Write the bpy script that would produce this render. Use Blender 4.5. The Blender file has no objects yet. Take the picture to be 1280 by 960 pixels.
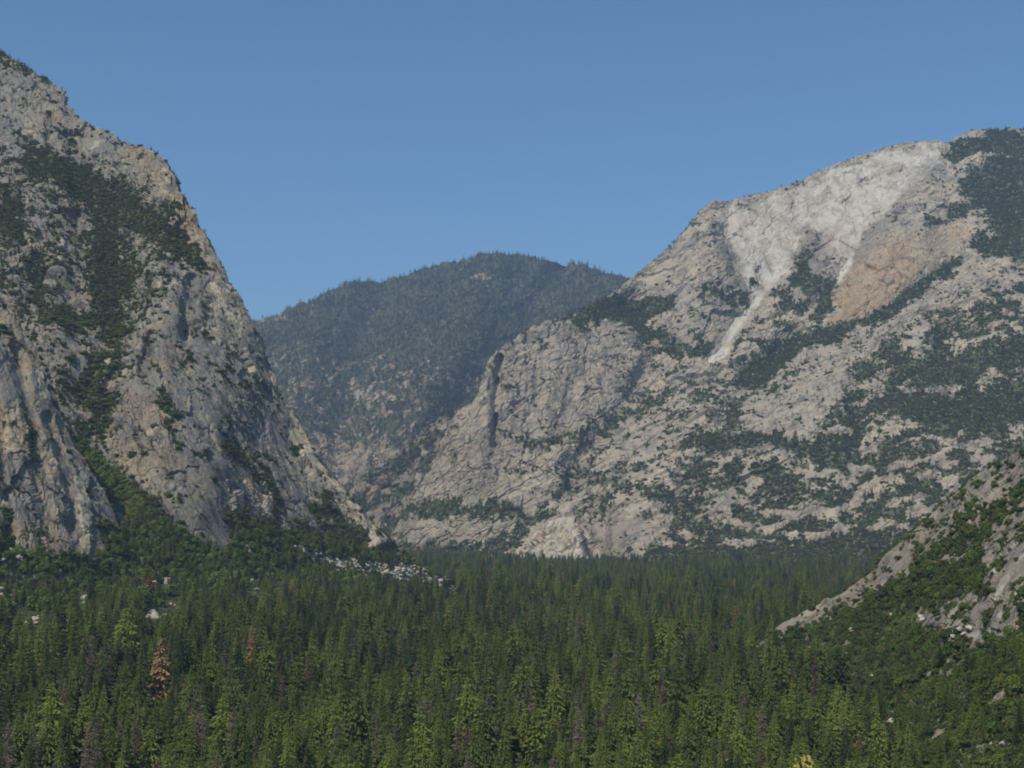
import bpy, math, random
import numpy as np

RNG = np.random.default_rng(7)
random.seed(7)
S = bpy.context.scene
COL = S.collection

# ------------------------------------------------------------------ camera frame (survey point above the valley)
CAM = np.array([0.0, 0.0, 118.0])
FPX = 1758.0                       # focal length for a 1280 px wide frame
HORIZON = 655.0
PITCH = math.atan((HORIZON - 480.0) / FPX)
CP, SP = math.cos(PITCH), math.sin(PITCH)


def pt(px, py, D):
    """World point on the sight line (px, py) at forward distance D metres."""
    px, py, D = np.broadcast_arrays(np.asarray(px, float), np.asarray(py, float), np.asarray(D, float))
    x = (px - 640) / FPX
    yu = (480 - py) / FPX
    f = CP - yu * SP
    return np.stack([x / f * D, D, CAM[2] + (SP + yu * CP) / f * D], -1)


def proj(P):
    d = P - CAM
    f = d[..., 1] * CP + d[..., 2] * SP
    u = -d[..., 1] * SP + d[..., 2] * CP
    return 640 + FPX * d[..., 0] / f, 480 - FPX * u / f


# ------------------------------------------------------------------ noise
_r = np.random.default_rng(11)
PERM = _r.permutation(256).astype(np.int32)
PERM = np.concatenate([PERM, PERM, PERM])
GRAD = _r.normal(size=(256, 3)).astype(np.float32)
GRAD /= np.linalg.norm(GRAD, axis=1, keepdims=True)
R1 = _r.random(256).astype(np.float32)
R3 = (_r.random((256, 3)).astype(np.float32) - .5)


def _h(ix, iy, iz):
    return PERM[PERM[PERM[ix & 255] + (iy & 255)] + (iz & 255)]


def perlin(p):
    p = p.astype(np.float32)
    i = np.floor(p).astype(np.int32)
    f = p - i
    u = f * f * f * (f * (f * 6 - 15) + 10)
    out = np.zeros(p.shape[0], np.float32)
    for dx in (0, 1):
        wx = u[:, 0] if dx else 1 - u[:, 0]
        for dy in (0, 1):
            wy = u[:, 1] if dy else 1 - u[:, 1]
            for dz in (0, 1):
                wz = u[:, 2] if dz else 1 - u[:, 2]
                g = GRAD[_h(i[:, 0] + dx, i[:, 1] + dy, i[:, 2] + dz)]
                out += wx * wy * wz * (g[:, 0] * (f[:, 0] - dx) + g[:, 1] * (f[:, 1] - dy) + g[:, 2] * (f[:, 2] - dz))
    return out * 1.5


def fbm(p, octv=5, gain=.5, lac=2.07):
    o, a = np.zeros(p.shape[0], np.float32), 1.0
    for k in range(octv):
        o += a * perlin(p + 17.3 * k)
        p = p * lac
        a *= gain
    return o


def ridged(p, octv=4, gain=.5, lac=2.1):
    o, a = np.zeros(p.shape[0], np.float32), 1.0
    for k in range(octv):
        o += a * (1 - 2 * np.abs(perlin(p + 9.1 * k)))
        p = p * lac
        a *= gain
    return o


def facet(p, slope=.9):
    """Blocky, jointed rock: every cell is a tilted plane with its own height."""
    p = p.astype(np.float32)
    i = np.floor(p).astype(np.int32)
    f = p - i
    s = np.where(f < .5, -1, 0).astype(np.int32)
    best = np.full(p.shape[0], 9., np.float32)
    val = np.zeros(p.shape[0], np.float32)
    for dx in (0, 1):
        for dy in (0, 1):
            for dz in (0, 1):
                o = s + np.array([dx, dy, dz], np.int32)
                c = i + o
                h = _h(c[:, 0], c[:, 1], c[:, 2])
                q = p - (c + .5 + .8 * R3[h])
                d = (q * q).sum(1)
                v = (q * GRAD[h]).sum(1) * slope + R1[h] - .5
                m = d < best
                best = np.where(m, d, best)
                val = np.where(m, v, val)
    return val


def smooth01(x):
    x = np.clip(x, 0, 1)
    return x * x * (3 - 2 * x)


# ------------------------------------------------------------------ mask shapes (sight-line coordinates, laid onto the mountain's surface)
def line_mask(px, py, pts, soft=.6):
    """pts: (px, py, radius).  1 on the line, 0 past the radius."""
    out = np.zeros_like(px)
    if len(pts) == 1:
        pts = [pts[0], (pts[0][0] + .1, pts[0][1], pts[0][2])]
    for (ax, ay, ar), (bx, by, br) in zip(pts[:-1], pts[1:]):
        vx, vy = bx - ax, by - ay
        t = np.clip(((px - ax) * vx + (py - ay) * vy) / (vx * vx + vy * vy), 0, 1)
        d = np.hypot(px - ax - t * vx, py - ay - t * vy)
        r = ar + t * (br - ar)
        out = np.maximum(out, smooth01((1.0 + soft / 2 - d / r) / soft))
    return out


def poly_mask(px, py, poly, edge=8.0):
    n = len(poly)
    inside = np.zeros(px.shape, bool)
    dist = np.full(px.shape, 1e9)
    for k in range(n):
        ax, ay = poly[k]
        bx, by = poly[(k + 1) % n]
        cond = ((ay > py) != (by > py)) & (px < (bx - ax) * (py - ay) / (by - ay + 1e-9) + ax)
        inside ^= cond
        vx, vy = bx - ax, by - ay
        t = np.clip(((px - ax) * vx + (py - ay) * vy) / (vx * vx + vy * vy + 1e-9), 0, 1)
        dist = np.minimum(dist, np.hypot(px - ax - t * vx, py - ay - t * vy))
    sd = np.where(inside, dist, -dist)
    return smooth01(.5 + sd / (2 * edge))


# ------------------------------------------------------------------ object helpers
def tag(o, label=None, cat=None, group=None, kind=None):
    if label: o['label'] = label
    if cat: o['category'] = cat
    if group: o['group'] = group
    if kind: o['kind'] = kind
    return o


def mesh_np(name, V, F, smooth=False):
    me = bpy.data.meshes.new(name)
    V = np.asarray(V, np.float32)
    F = np.asarray(F, np.int32)
    k = F.shape[1]
    me.vertices.add(len(V))
    me.vertices.foreach_set('co', V.ravel())
    me.loops.add(F.size)
    me.loops.foreach_set('vertex_index', F.ravel())
    me.polygons.add(len(F))
    me.polygons.foreach_set('loop_start', np.arange(0, F.size, k, dtype=np.int32))
    me.polygons.foreach_set('use_smooth', np.full(len(F), smooth))
    me.update(calc_edges=True)
    return me


def link(name, me, mat=None, parent=None):
    o = bpy.data.objects.new(name, me)
    COL.objects.link(o)
    if mat: me.materials.append(mat)
    if parent: o.parent = parent
    return o


# ------------------------------------------------------------------ materials
class NT:
    def __init__(self, name):
        self.m = bpy.data.materials.new(name)
        self.m.use_nodes = True
        self.t = self.m.node_tree
        self.t.nodes.clear()
        self.out = self.n('ShaderNodeOutputMaterial')

    def n(self, typ, **kw):
        nd = self.t.nodes.new(typ)
        for k, v in kw.items(): setattr(nd, k, v)
        return nd

    def l(self, a, b): self.t.links.new(a, b)

    def set(self, sock, v):
        if isinstance(v, bpy.types.NodeSocket): self.l(v, sock)
        elif isinstance(v, tuple) and len(v) == 3 and sock.type == 'RGBA': sock.default_value = (*v, 1)
        else: sock.default_value = v

    def math(self, op, a, b=0.0, c=None, clamp=False):
        nd = self.n('ShaderNodeMath', operation=op, use_clamp=clamp)
        self.set(nd.inputs[0], a); self.set(nd.inputs[1], b)
        if c is not None: self.set(nd.inputs[2], c)
        return nd.outputs[0]

    def mix(self, f, a, b, blend='MIX'):
        nd = self.n('ShaderNodeMix', data_type='RGBA', blend_type=blend)
        self.set(nd.inputs[0], f); self.set(nd.inputs[6], a); self.set(nd.inputs[7], b)
        return nd.outputs[2]

    def ramp(self, v, lo, hi):
        nd = self.n('ShaderNodeMapRange')
        nd.interpolation_type = 'SMOOTHSTEP'
        self.set(nd.inputs[0], v)
        nd.inputs[1].default_value = lo; nd.inputs[2].default_value = hi
        return nd.outputs[0]

    def noise(self, vec, scale, detail=5, rough=.6, dist=0.0):
        nd = self.n('ShaderNodeTexNoise')
        self.set(nd.inputs['Vector'], vec)
        nd.inputs['Scale'].default_value = scale
        nd.inputs['Detail'].default_value = detail
        nd.inputs['Roughness'].default_value = rough
        nd.inputs['Distortion'].default_value = dist
        return nd.outputs['Fac']

    def scaled(self, vec, s):
        nd = self.n('ShaderNodeVectorMath', operation='MULTIPLY')
        self.set(nd.inputs[0], vec)
        nd.inputs[1].default_value = s
        return nd.outputs[0]


def rock_material(name, base, warm, grey, unit, pale=(.56, .53, .47), orange=(.43, .285, .145), soil=(.075, .085, .038), joint=60., contrast=1.0):
    """Weathered granite.  unit = metres of the finest visible grain; joint = angle of its joints in degrees."""
    T = NT(name)
    pos = T.n('ShaderNodeNewGeometry').outputs['Position']
    at = T.n('ShaderNodeAttribute', attribute_name='paint')
    sep = T.n('ShaderNodeSeparateColor'); T.l(at.outputs['Color'], sep.inputs[0])
    P, O, G = sep.outputs[0], sep.outputs[1], sep.outputs[2]
    A = at.outputs['Alpha']
    ca, sa = math.cos(math.radians(joint)), math.sin(math.radians(joint))

    def dot(v):
        nd = T.n('ShaderNodeVectorMath', operation='DOT_PRODUCT'); T.l(pos, nd.inputs[0]); nd.inputs[1].default_value = v
        return nd.outputs['Value']
    cx = T.n('ShaderNodeCombineXYZ')
    T.l(T.math('MULTIPLY', dot((ca, 0, sa)), .2), cx.inputs[0]); T.l(T.math('MULTIPLY', dot((0, 1, 0)), .5), cx.inputs[1]); T.l(dot((-sa, 0, ca)), cx.inputs[2])
    jv = cx.outputs[0]
    n_big = T.noise(pos, 1 / (90 * unit), 4, .55)
    n_mid = T.noise(pos, 1 / (22 * unit), 6, .65, .4)
    n_fine = T.noise(pos, 1 / (4 * unit), 5, .75)
    streak = T.noise(T.scaled(pos, (1.0, 1.0, .16)), 1 / (9 * unit), 5, .68, .3)
    streak2 = T.noise(T.scaled(pos, (1.0, 1.0, .10)), 1 / (26 * unit), 4, .6, .5)
    j1 = T.noise(jv, 1 / (13 * unit), 5, .7, .35)
    j2 = T.noise(T.scaled(jv, (1.3, 1.0, 1.0)), 1 / (40 * unit), 5, .65, .5)
    spot = T.noise(pos, 1 / (8 * unit), 4, .7)
    dark = tuple(x * .42 for x in grey)
    c = T.mix(T.ramp(n_big, .40, .60), base, warm)
    c = T.mix(T.ramp(n_mid, .47, .62), c, grey)
    c = T.mix(T.math('MULTIPLY', T.ramp(j2, .54, .64), .75), c, tuple(min(.6, x * 1.22) for x in warm))
    # lichen and mineral streaks, joints, dark spots painted as shadowed cracks and shrubs; fresh pale rock carries little of them
    c = T.mix(T.math('MULTIPLY', P, T.ramp(T.math('ADD', T.math('ADD', T.math('MULTIPLY', n_mid, .5), T.math('MULTIPLY', streak2, .5)), T.math('MULTIPLY', P, .3)), .52, .62), clamp=True), c, T.mix(T.ramp(streak2, .42, .62), pale, tuple(x * m for x, m in zip(pale, (.74, .70, .62)))))
    # broken, lichened ground against clean slabs
    broken = T.ramp(T.noise(pos, 1 / (70 * unit), 3, .5), .40, .60)
    worn_shade = T.math('MULTIPLY', T.math('SUBTRACT', contrast, T.math('MULTIPLY', P, .62, clamp=True)), T.math('ADD', .30, T.math('MULTIPLY', broken, .75)))
    crack = T.math('MULTIPLY', T.ramp(T.math('ABSOLUTE', T.math('SUBTRACT', T.noise(T.scaled(jv, (.7, 1, 1)), 1 / (30 * unit), 2, .5, .4), .5)), .016, .004), .7)
    c = T.mix(T.math('MULTIPLY', crack, T.math('SUBTRACT', 1.0, P, clamp=True)), c, tuple(x * .38 for x in grey))
    c = T.mix(T.math('MULTIPLY', T.ramp(streak2, .53, .66), T.math('MULTIPLY', worn_shade, .40)), c, dark)
    c = T.mix(T.math('MULTIPLY', T.ramp(streak, .52, .64), T.math('MULTIPLY', worn_shade, .52)), c, dark)
    c = T.mix(T.math('MULTIPLY', T.ramp(j1, .54, .64), T.math('MULTIPLY', worn_shade, .66)), c, dark)
    c = T.mix(T.math('MULTIPLY', T.ramp(spot, .57, .66), T.math('MULTIPLY', worn_shade, .70)), c, tuple(x * .30 for x in grey))
    c = T.mix(T.math('MULTIPLY', T.ramp(T.noise(pos, 1 / (6 * unit), 4, .7, 1.0), .60, .68), .7), c, tuple(min(.62, x * 1.45) for x in warm))
    oc = T.mix(T.ramp(T.math('ADD', T.math('MULTIPLY', streak, .5), T.math('MULTIPLY', j1, .5)), .44, .58), orange, tuple(x * .45 + .05 for x in orange))
    c = T.mix(T.math('MULTIPLY', O, T.ramp(n_mid, .20, .66)), c, oc)
    c = T.mix(T.math('MULTIPLY', A, .55), c, tuple(x * .45 for x in grey))
    gr = T.mix(T.ramp(n_fine, .35, .7), soil, tuple(x * 1.8 for x in soil))
    gr = T.mix(T.math('MULTIPLY', T.ramp(T.noise(pos, 1 / (5.5 * unit), 3, .6), .60, .67), .75), gr, tuple(min(.6, x * 1.15) for x in warm))     # stones among the brush
    c = T.mix(T.ramp(T.math('ADD', G, T.math('MULTIPLY', T.math('SUBTRACT', spot, .5), 2.0)), .42, .62), c, gr)
    v = T.math('ADD', .80, T.math('MULTIPLY', n_fine, .44))
    hv = T.n('ShaderNodeHueSaturation'); T.l(c, hv.inputs['Color']); T.l(v, hv.inputs['Value'])
    b = T.n('ShaderNodeBump'); b.inputs['Strength'].default_value = .9
    b.inputs['Distance'].default_value = 1.2 * unit
    hgt = T.math('ADD', T.math('MULTIPLY', j1, 3.0), T.math('ADD', T.math('MULTIPLY', n_fine, 1.4), T.math('MULTIPLY', streak, 2.0)))
    T.l(T.math('MULTIPLY', hgt, T.math('SUBTRACT', 1.0, T.math('MULTIPLY', P, .7, clamp=True))), b.inputs['Height'])
    s = T.n('ShaderNodeBsdfPrincipled')
    T.l(hv.outputs[0], s.inputs['Base Color']); T.l(b.outputs[0], s.inputs['Normal'])
    s.inputs['Roughness'].default_value = .92
    s.inputs['Specular IOR Level'].default_value = .15
    T.l(s.outputs[0], T.out.inputs[0])
    return T.m


def foliage_material(name, dark, light, trans=.25):
    T = NT(name)
    ti = T.n('ShaderNodeAttribute', attribute_type='INSTANCER', attribute_name='tint').outputs['Fac']
    co = T.n('ShaderNodeTexCoord').outputs['Object']
    nz = T.noise(co, .55, 3, .6)
    f = T.math('ADD', ti, T.math('MULTIPLY', T.math('SUBTRACT', nz, .5), .7), clamp=True)
    c = T.mix(f, dark, light)
    d = T.n('ShaderNodeBsdfDiffuse'); T.l(c, d.inputs[0])
    t = T.n('ShaderNodeBsdfTranslucent'); T.l(c, t.inputs[0])
    mx = T.n('ShaderNodeMixShader'); mx.inputs[0].default_value = trans
    T.l(d.outputs[0], mx.inputs[1]); T.l(t.outputs[0], mx.inputs[2])
    T.l(mx.outputs[0], T.out.inputs[0])
    return T.m


def plain_noise_material(name, a, b, scale, detail=6, lo=.35, hi=.65, bump=0.0):
    T = NT(name)
    co = T.n('ShaderNodeTexCoord').outputs['Object']
    n = T.noise(co, scale, detail, .65)
    s = T.n('ShaderNodeBsdfPrincipled')
    T.l(T.mix(T.ramp(n, lo, hi), a, b), s.inputs['Base Color'])
    s.inputs['Roughness'].default_value = .95
    s.inputs['Specular IOR Level'].default_value = .1
    if bump:
        bp = T.n('ShaderNodeBump'); bp.inputs['Distance'].default_value = bump
        T.l(n, bp.inputs['Height']); T.l(bp.outputs[0], s.inputs['Normal'])
    T.l(s.outputs[0], T.out.inputs[0])
    return T.m


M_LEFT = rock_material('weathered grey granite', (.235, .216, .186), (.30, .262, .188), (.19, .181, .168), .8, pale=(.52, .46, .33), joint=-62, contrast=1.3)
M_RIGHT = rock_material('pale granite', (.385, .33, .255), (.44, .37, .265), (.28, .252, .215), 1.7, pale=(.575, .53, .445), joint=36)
M_FAR = rock_material('distant brown granite', (.24, .19, .135), (.34, .255, .155), (.19, .165, .135), 3.0, soil=(.050, .052, .028), joint=25)
M_NEAR = rock_material('near talus granite', (.25, .218, .172), (.31, .27, .195), (.205, .188, .168), .5, contrast=1.3, soil=(.060, .066, .024), joint=42)
M_NEEDLE = foliage_material('conifer needles', (.060, .092, .038), (.245, .290, .070), .40)
M_LEAF = foliage_material('brush leaves', (.060, .085, .034), (.170, .190, .056), .35)
M_OAK = foliage_material('canyon oak leaves', (.062, .104, .030), (.185, .265, .058))
M_FARNEEDLE = foliage_material('distant needles', (.040, .056, .030), (.120, .112, .064))
M_RUST = foliage_material('dead rust needles', (.21, .115, .055), (.43, .275, .145))
M_DUSTY = foliage_material('dead grey brown twigs', (.15, .115, .082), (.29, .235, .17))
M_BLOOM = foliage_material('yellow blossom', (.32, .27, .06), (.60, .52, .16))
M_BARK = plain_noise_material('conifer bark', (.075, .052, .036), (.15, .11, .08), .8)
M_SNAG = plain_noise_material('bleached dead wood', (.12, .095, .075), (.23, .19, .155), .8)
M_BOULDER = plain_noise_material('white granite boulder', (.32, .285, .23), (.60, .54, .44), .9, 8, .3, .7, .25)
M_GROUND = plain_noise_material('forest floor', (.030, .042, .016), (.085, .085, .038), .03, 9)


# ------------------------------------------------------------------ the valley ground
GC = []            # control points (x, y, z)
for px, py, D in [(-250, 720, 1350), (0, 722, 1430), (130, 722, 1500), (280, 722, 1640), (420, 722, 1850), (500, 738, 1960), (570, 746, 2100),
                  (60, 790, 1060), (200, 800, 1080), (-200, 830, 900)]:
    GC.append(pt(px, py, D))
GC += [(6, 22, 111.2), (-8, 22, 110.8), (0, -40, 114), (0, 0, 114), (-120, 30, 92), (120, 30, 92), (0, 140, 62), (-200, 140, 55), (200, 140, 60), (0, 300, 8), (-150, 330, 8), (160, 330, 12),
       (0, 500, 0), (-190, 560, 2), (180, 560, 6), (0, 900, 0), (-230, 850, 10), (250, 900, 8), (100, 1500, 2), (-150, 1400, 12),
       (450, 1500, 6), (0, 2200, 8), (500, 2300, 8), (900, 2300, 14), (0, 3000, 10), (600, 3200, 14), (-150, 3400, 16), (-300, 2700, 20),
       (1000, 3000, 22), (-300, 4200, 30), (500, 4200, 20), (-1500, 2600, 60), (1800, 3000, 40), (900, 600, 25), (-900, 600, 60),
       (0, 6000, 30), (-3000, 6000, 40), (3000, 6000, 40), (0, 14000, 0), (14000, 14000, 0), (-14000, 14000, 0), (-14000, 0, 40),
       (14000, 0, 40), (0, -600, 80), (0, -14000, 60), (14000, -14000, 40), (-14000, -14000, 40)]
GC = np.array([tuple(g) for g in GC])


def _k(d):
    return np.sqrt(d * d + 60.0 ** 2)


_A = _k(np.hypot(GC[:, None, 0] - GC[None, :, 0], GC[:, None, 1] - GC[None, :, 1]))
_W = np.linalg.solve(np.block([[_A, np.ones((len(GC), 1))], [np.ones((1, len(GC))), np.zeros((1, 1))]]), np.append(GC[:, 2], 0))


def ground_z(x, y):
    x = np.asarray(x, float).ravel(); y = np.asarray(y, float).ravel()
    z = np.full(x.shape, _W[-1])
    for k in range(len(GC)):
        z += _W[k] * _k(np.hypot(x - GC[k, 0], y - GC[k, 1]))
    n = perlin(np.stack([x / 130, y / 130, np.zeros_like(x)], 1)) * 4 + perlin(np.stack([x / 40, y / 40, x * 0 + 3.3], 1)) * 1.5
    return z + n * np.clip((np.hypot(x, y) - 60) / 300, 0, 1)


def grid_faces(nr, nc):
    a = (np.arange(nr - 1)[:, None] * nc + np.arange(nc - 1)[None, :]).ravel()
    return np.stack([a, a + 1, a + nc + 1, a + nc], 1)


gx = np.sign(np.linspace(-1, 1, 361)) * (np.abs(np.linspace(-1, 1, 361)) ** 2.6) * 14500
gy = gx + 0.0
GX, GY = np.meshgrid(gx, gy)
gv = np.stack([GX.ravel(), GY.ravel(), ground_z(GX, GY)], 1)
ground = link('ground', mesh_np('ground', gv, grid_faces(361, 361), True), M_GROUND)
tag(ground, 'dark forest floor of the valley under the conifers', 'ground', kind='structure')


# ------------------------------------------------------------------ mountains
def blur_axis(a, n, axis):
    if n < 1: return a
    k = np.hanning(2 * n + 3)[1:-1]; k /= k.sum()
    pad = [(0, 0)] * a.ndim; pad[axis] = (n, n)
    b = np.pad(a, pad, 'edge')
    return np.apply_along_axis(lambda m: np.convolve(m, k, 'valid'), axis, b)


class Mountain:
    pass


def mountain(name, mat, sil, base, rows, ncol, nrow, back, bumps, relief, paint, seed=0.0, back_len=900., back_drop=.45, blur=(10, 8)):
    sx = np.array([p[0] for p in sil]); sy = np.array([p[1] for p in sil])
    bx = np.array([p[0] for p in base]); by = np.array([p[1] for p in base])
    px = np.linspace(max(sx[0], bx[0]), min(sx[-1], bx[-1]), ncol)
    ys, yb = np.interp(px, sx, sy), np.interp(px, bx, by)
    ys = blur_axis(ys, 3, 0); yb = blur_axis(yb, 6, 0)
    v = np.linspace(0, 1, nrow)
    rv = np.array([r[0] for r in rows])
    R = np.array([np.interp(px, [a for a, _ in r[1]], [b for _, b in r[1]]) for r in rows])      # rows x ncol
    D = np.empty((nrow, ncol))
    for c in range(ncol): D[:, c] = np.interp(v, rv, R[:, c])
    D = blur_axis(blur_axis(D, blur[0], 1), blur[1], 0)
    PX = np.broadcast_to(px, (nrow, ncol)).copy()
    PY = yb[None, :] + v[:, None] * (ys - yb)[None, :]
    D = D + bumps(PX, PY) if bumps else D
    P = pt(PX, PY, D)
    # far side of the ridge
    crest = P[-1]
    away = crest - CAM; away[:, 2] = 0; away /= np.linalg.norm(away, axis=1, keepdims=True)
    bk = []
    for k in range(1, back + 1):
        s = (k / back) ** 1.6 * back_len
        q = crest + away * s
        q[:, 2] -= back_drop * s * (.25 + .75 * min(1, s / (.25 * back_len)))
        bk.append(q)
    P = np.concatenate([P, np.array(bk)], 0)
    nr = nrow + back
    gu = np.gradient(P, axis=1); gvv = np.gradient(P, axis=0)
    N = np.cross(gu, gvv); N /= np.linalg.norm(N, axis=2, keepdims=True) + 1e-9
    for ax, n in ((0, 5), (1, 5)): N = blur_axis(N, n, ax)
    N /= np.linalg.norm(N, axis=2, keepdims=True) + 1e-9
    flat = P.reshape(-1, 3)
    qx, qy = proj(flat)
    pa = paint(qx, qy, flat) if paint else np.zeros((len(flat), 4))
    pa[nrow * ncol:, 2] = np.maximum(pa[nrow * ncol:, 2], .5)
    disp = relief(flat + seed, qx, qy, pa)
    V = flat + N.reshape(-1, 3) * disp[:, None]
    me = mesh_np(name, V, grid_faces(nr, ncol), False)
    at = me.attributes.new('paint', 'FLOAT_COLOR', 'POINT')
    at.data.foreach_set('color', pa.astype(np.float32).ravel())
    o = link(name, me, mat)
    m = Mountain()
    m.obj = o; m.V = V.reshape(nr, ncol, 3); m.nrow = nrow; m.ncol = ncol; m.paint = pa.reshape(nr, ncol, 4)
    gu = np.gradient(m.V, axis=1); gvv = np.gradient(m.V, axis=0)
    cr = np.cross(gu, gvv)
    m.area = np.linalg.norm(cr, axis=2)
    m.nz = cr[..., 2] / (m.area + 1e-9)
    return m


def granite_relief(unit, amp, flute=1.0, blocks=1.0, smooth_pale=True, joint=60., nose=None, calm=None, spire=None):
    ca, sa = math.cos(math.radians(joint)), math.sin(math.radians(joint))

    def f(P, px, py, pa):
        wv = np.stack([fbm(P / (22 * unit) + 31 * q, 3) for q in (0, 1, 2)], 1) * 5 * unit
        Q = P + wv
        J = np.stack([(Q[:, 0] * ca + Q[:, 2] * sa) * .38, Q[:, 1] * .4, -Q[:, 0] * sa + Q[:, 2] * ca], 1)     # elongated along the joints
        big = fbm(P / (110 * unit), 4, .5) * 7
        fl = ridged(P * np.array([1, 1, .16]) / (26 * unit), 4, .6) * 1.7 * flute
        rough = .18 + 1.0 * smooth01((fbm(P / (75 * unit) + 13.0, 3) + .28) / .56)
        if calm is not None: rough = rough * (1 - calm(px, py))
        if spire is not None: rough = rough + 1.8 * spire(px, py)
        b1 = facet(J / (52 * unit) + 3.7, 1.1) * 6.5 * blocks
        if calm is not None: b1 = b1 * (1 - .7 * calm(px, py))
        b2 = facet(J / (17 * unit) + 5.5) * 4.2 * blocks * (.3 + .7 * rough)
        b3 = facet(J / (6.5 * unit) + 2.2) * 2.0 * blocks * rough
        b4 = facet(P / (3.0 * unit) + 7.2) * .5 * blocks * rough
        fl = (fl - fl.mean()) * (.35 + .65 * rough)
        G = J * np.array([.55, 1, 1]) / (34 * unit)
        b4 = b4 - 2.6 * smooth01((.05 - np.abs(perlin(G + 4.4))) / .05) - 1.3 * smooth01((.06 - np.abs(perlin(G * 2.3 + 8.8))) / .06)
        sm = 1 - .5 * smooth01((pa[:, 0] - .66) / .25) * (py < 600) * (0 if smooth_pale is None else 1)
        if nose is not None:
            w = nose(px, py)
            U = np.stack([Q[:, 0], Q[:, 1] * .5, Q[:, 2] * .2], 1)
            v1 = facet(U / (22 * unit)) * 5.5 + facet(U / (9 * unit) + 3.3) * 2.6
            b1 = b1 * (1 - w) + v1 * w; b2 = b2 * (1 - w); b3 = b3 * (1 - .4 * w)
        return (big * (.4 + .6 * sm) + (fl + b1 + b2 + b3 + b4) * sm) * amp * unit
    return f


def patchy(P, unit, thr, soft=.25):
    return smooth01((fbm(P / unit, 4, .6) - thr) / soft + .5)


# --- left mountain
def left_bumps(px, py):
    d = np.zeros_like(px)
    d += 22 * line_mask(px, py, [(165, 400, 26), (120, 480, 24), (110, 560, 22), (150, 620, 18)], 1.6)          # green gully
    d -= 30 * line_mask(px, py, [(200, 380, 40), (190, 470, 45), (250, 600, 60)], 1.6)                           # grey buttress
    d += 12 * line_mask(px, py, [(330, 470, 18), (312, 540, 22), (304, 640, 26)], 1.8)
    d -= 30 * line_mask(px, py, [(390, 560, 12), (440, 620, 14), (480, 670, 14)], 1.6)                           # pale rib at the edge
    d += 14 * line_mask(px, py, [(63, 145, 4), (58, 200, 5)], 1.8)
    d += 25 * line_mask(px, py, [(190, 420, 6), (180, 465, 7)], 1.4)
    d += 25 * line_mask(px, py, [(60, 300, 14), (40, 380, 16)], 1.6)
    d += 24 * line_mask(px, py, [(240, 350, 7), (232, 420, 8)], 1.5)
    return d


STRIP = [(372, 684, 4), (400, 694, 6), (440, 705, 8), (470, 710, 8), (515, 715, 11), (545, 724, 9), (575, 740, 7)]


def left_paint(px, py, P):
    a = np.zeros((len(px), 4))
    f1 = fbm(P / 13 + 9, 3, .6) * 7
    e = fbm(P / 45, 4, .6) * 14 + f1; e2 = fbm(P / 45 + 40, 4, .6) * 14 - f1
    x, y = px + e, py + e2
    veg = np.zeros(len(px))
    for L in ([(40, 200, 14), (100, 228, 22), (150, 258, 24), (195, 290, 18), (235, 312, 9), (262, 330, 6)],
              [(130, 300, 24), (140, 345, 26), (128, 395, 20)], [(10, 250, 14), (8, 290, 22)], [(60, 395, 10), (110, 405, 13), (152, 412, 11)],
              [(112, 455, 14), (122, 510, 20), (105, 540, 12)], [(98, 555, 10), (135, 600, 16), (175, 635, 16)], [(40, 330, 9), (52, 375, 10)],
              [(205, 270, 12), (222, 300, 10)], [(300, 655, 14), (350, 672, 22), (420, 690, 22)], [(185, 640, 16), (215, 690, 22)],
              [(205, 500, 6), (215, 560, 6)], [(290, 560, 5), (330, 590, 7), (345, 640, 9)], [(395, 630, 9), (440, 670, 12), (480, 690, 12)],
              [(20, 170, 5), (45, 190, 8)], [(0, 60, 14), (25, 78, 8), (60, 100, 6)]):
        veg = np.maximum(veg, line_mask(x, y, L, .7))
    reg = poly_mask(x, y, [(-200, 180), (40, 190), (150, 260), (250, 330), (200, 390), (165, 420), (150, 560), (90, 520), (60, 420), (-200, 330)], 12)
    veg = np.maximum(veg, .55 * reg * patchy(P, 30, .12))
    veg = np.maximum(veg, .8 * patchy(P + 300, 26, .62, .2))
    veg = np.maximum(veg, .8 * poly_mask(x, y, [(-200, 690), (600, 690), (600, 790), (-200, 790)], 10))
    pale = np.zeros(len(px))
    for L in ([(272, 362, 7), (280, 395, 7)], [(390, 560, 5), (420, 605, 8), (470, 665, 8)], [(330, 590, 6), (325, 640, 7)], [(205, 215, 6), (225, 280, 7)],
              [(250, 300, 6), (262, 335, 6)], [(370, 530, 6), (385, 570, 6)]):
        pale = np.maximum(pale, line_mask(x, y, L, .9))
    tal = line_mask(px + e * .4, py + e2 * .3, STRIP, .9) * (.2 + .8 * patchy(P, 16, .0, .3))
    veg *= 1 - .95 * np.clip(1.6 * tal, 0, 1)
    pale = np.maximum(pale, 1.5 * tal)
    a[:, 0] = np.maximum(pale * .8, .6 * patchy(P + 900, 60, .55, .4)) * (1 - veg)
    a[:, 1] = .5 * line_mask(x, y, [(175, 190, 14), (225, 260, 16), (258, 330, 12)], 1) + .35 * patchy(P + 555, 120, .35, .5)
    a[:, 2] = veg
    a[:, 3] = .45 * poly_mask(x, y, [(205, 555), (282, 570), (292, 690), (240, 690), (200, 630)], 8)
    a[:, 3] = np.maximum(a[:, 3], .6 * line_mask(px + e * .3, py, [(62, 150, 4), (58, 185, 4)], .8))
    a[:, 3] = np.maximum(a[:, 3], .8 * line_mask(px, py, [(190, 425, 4), (181, 465, 5)], .9))
    return a


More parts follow.
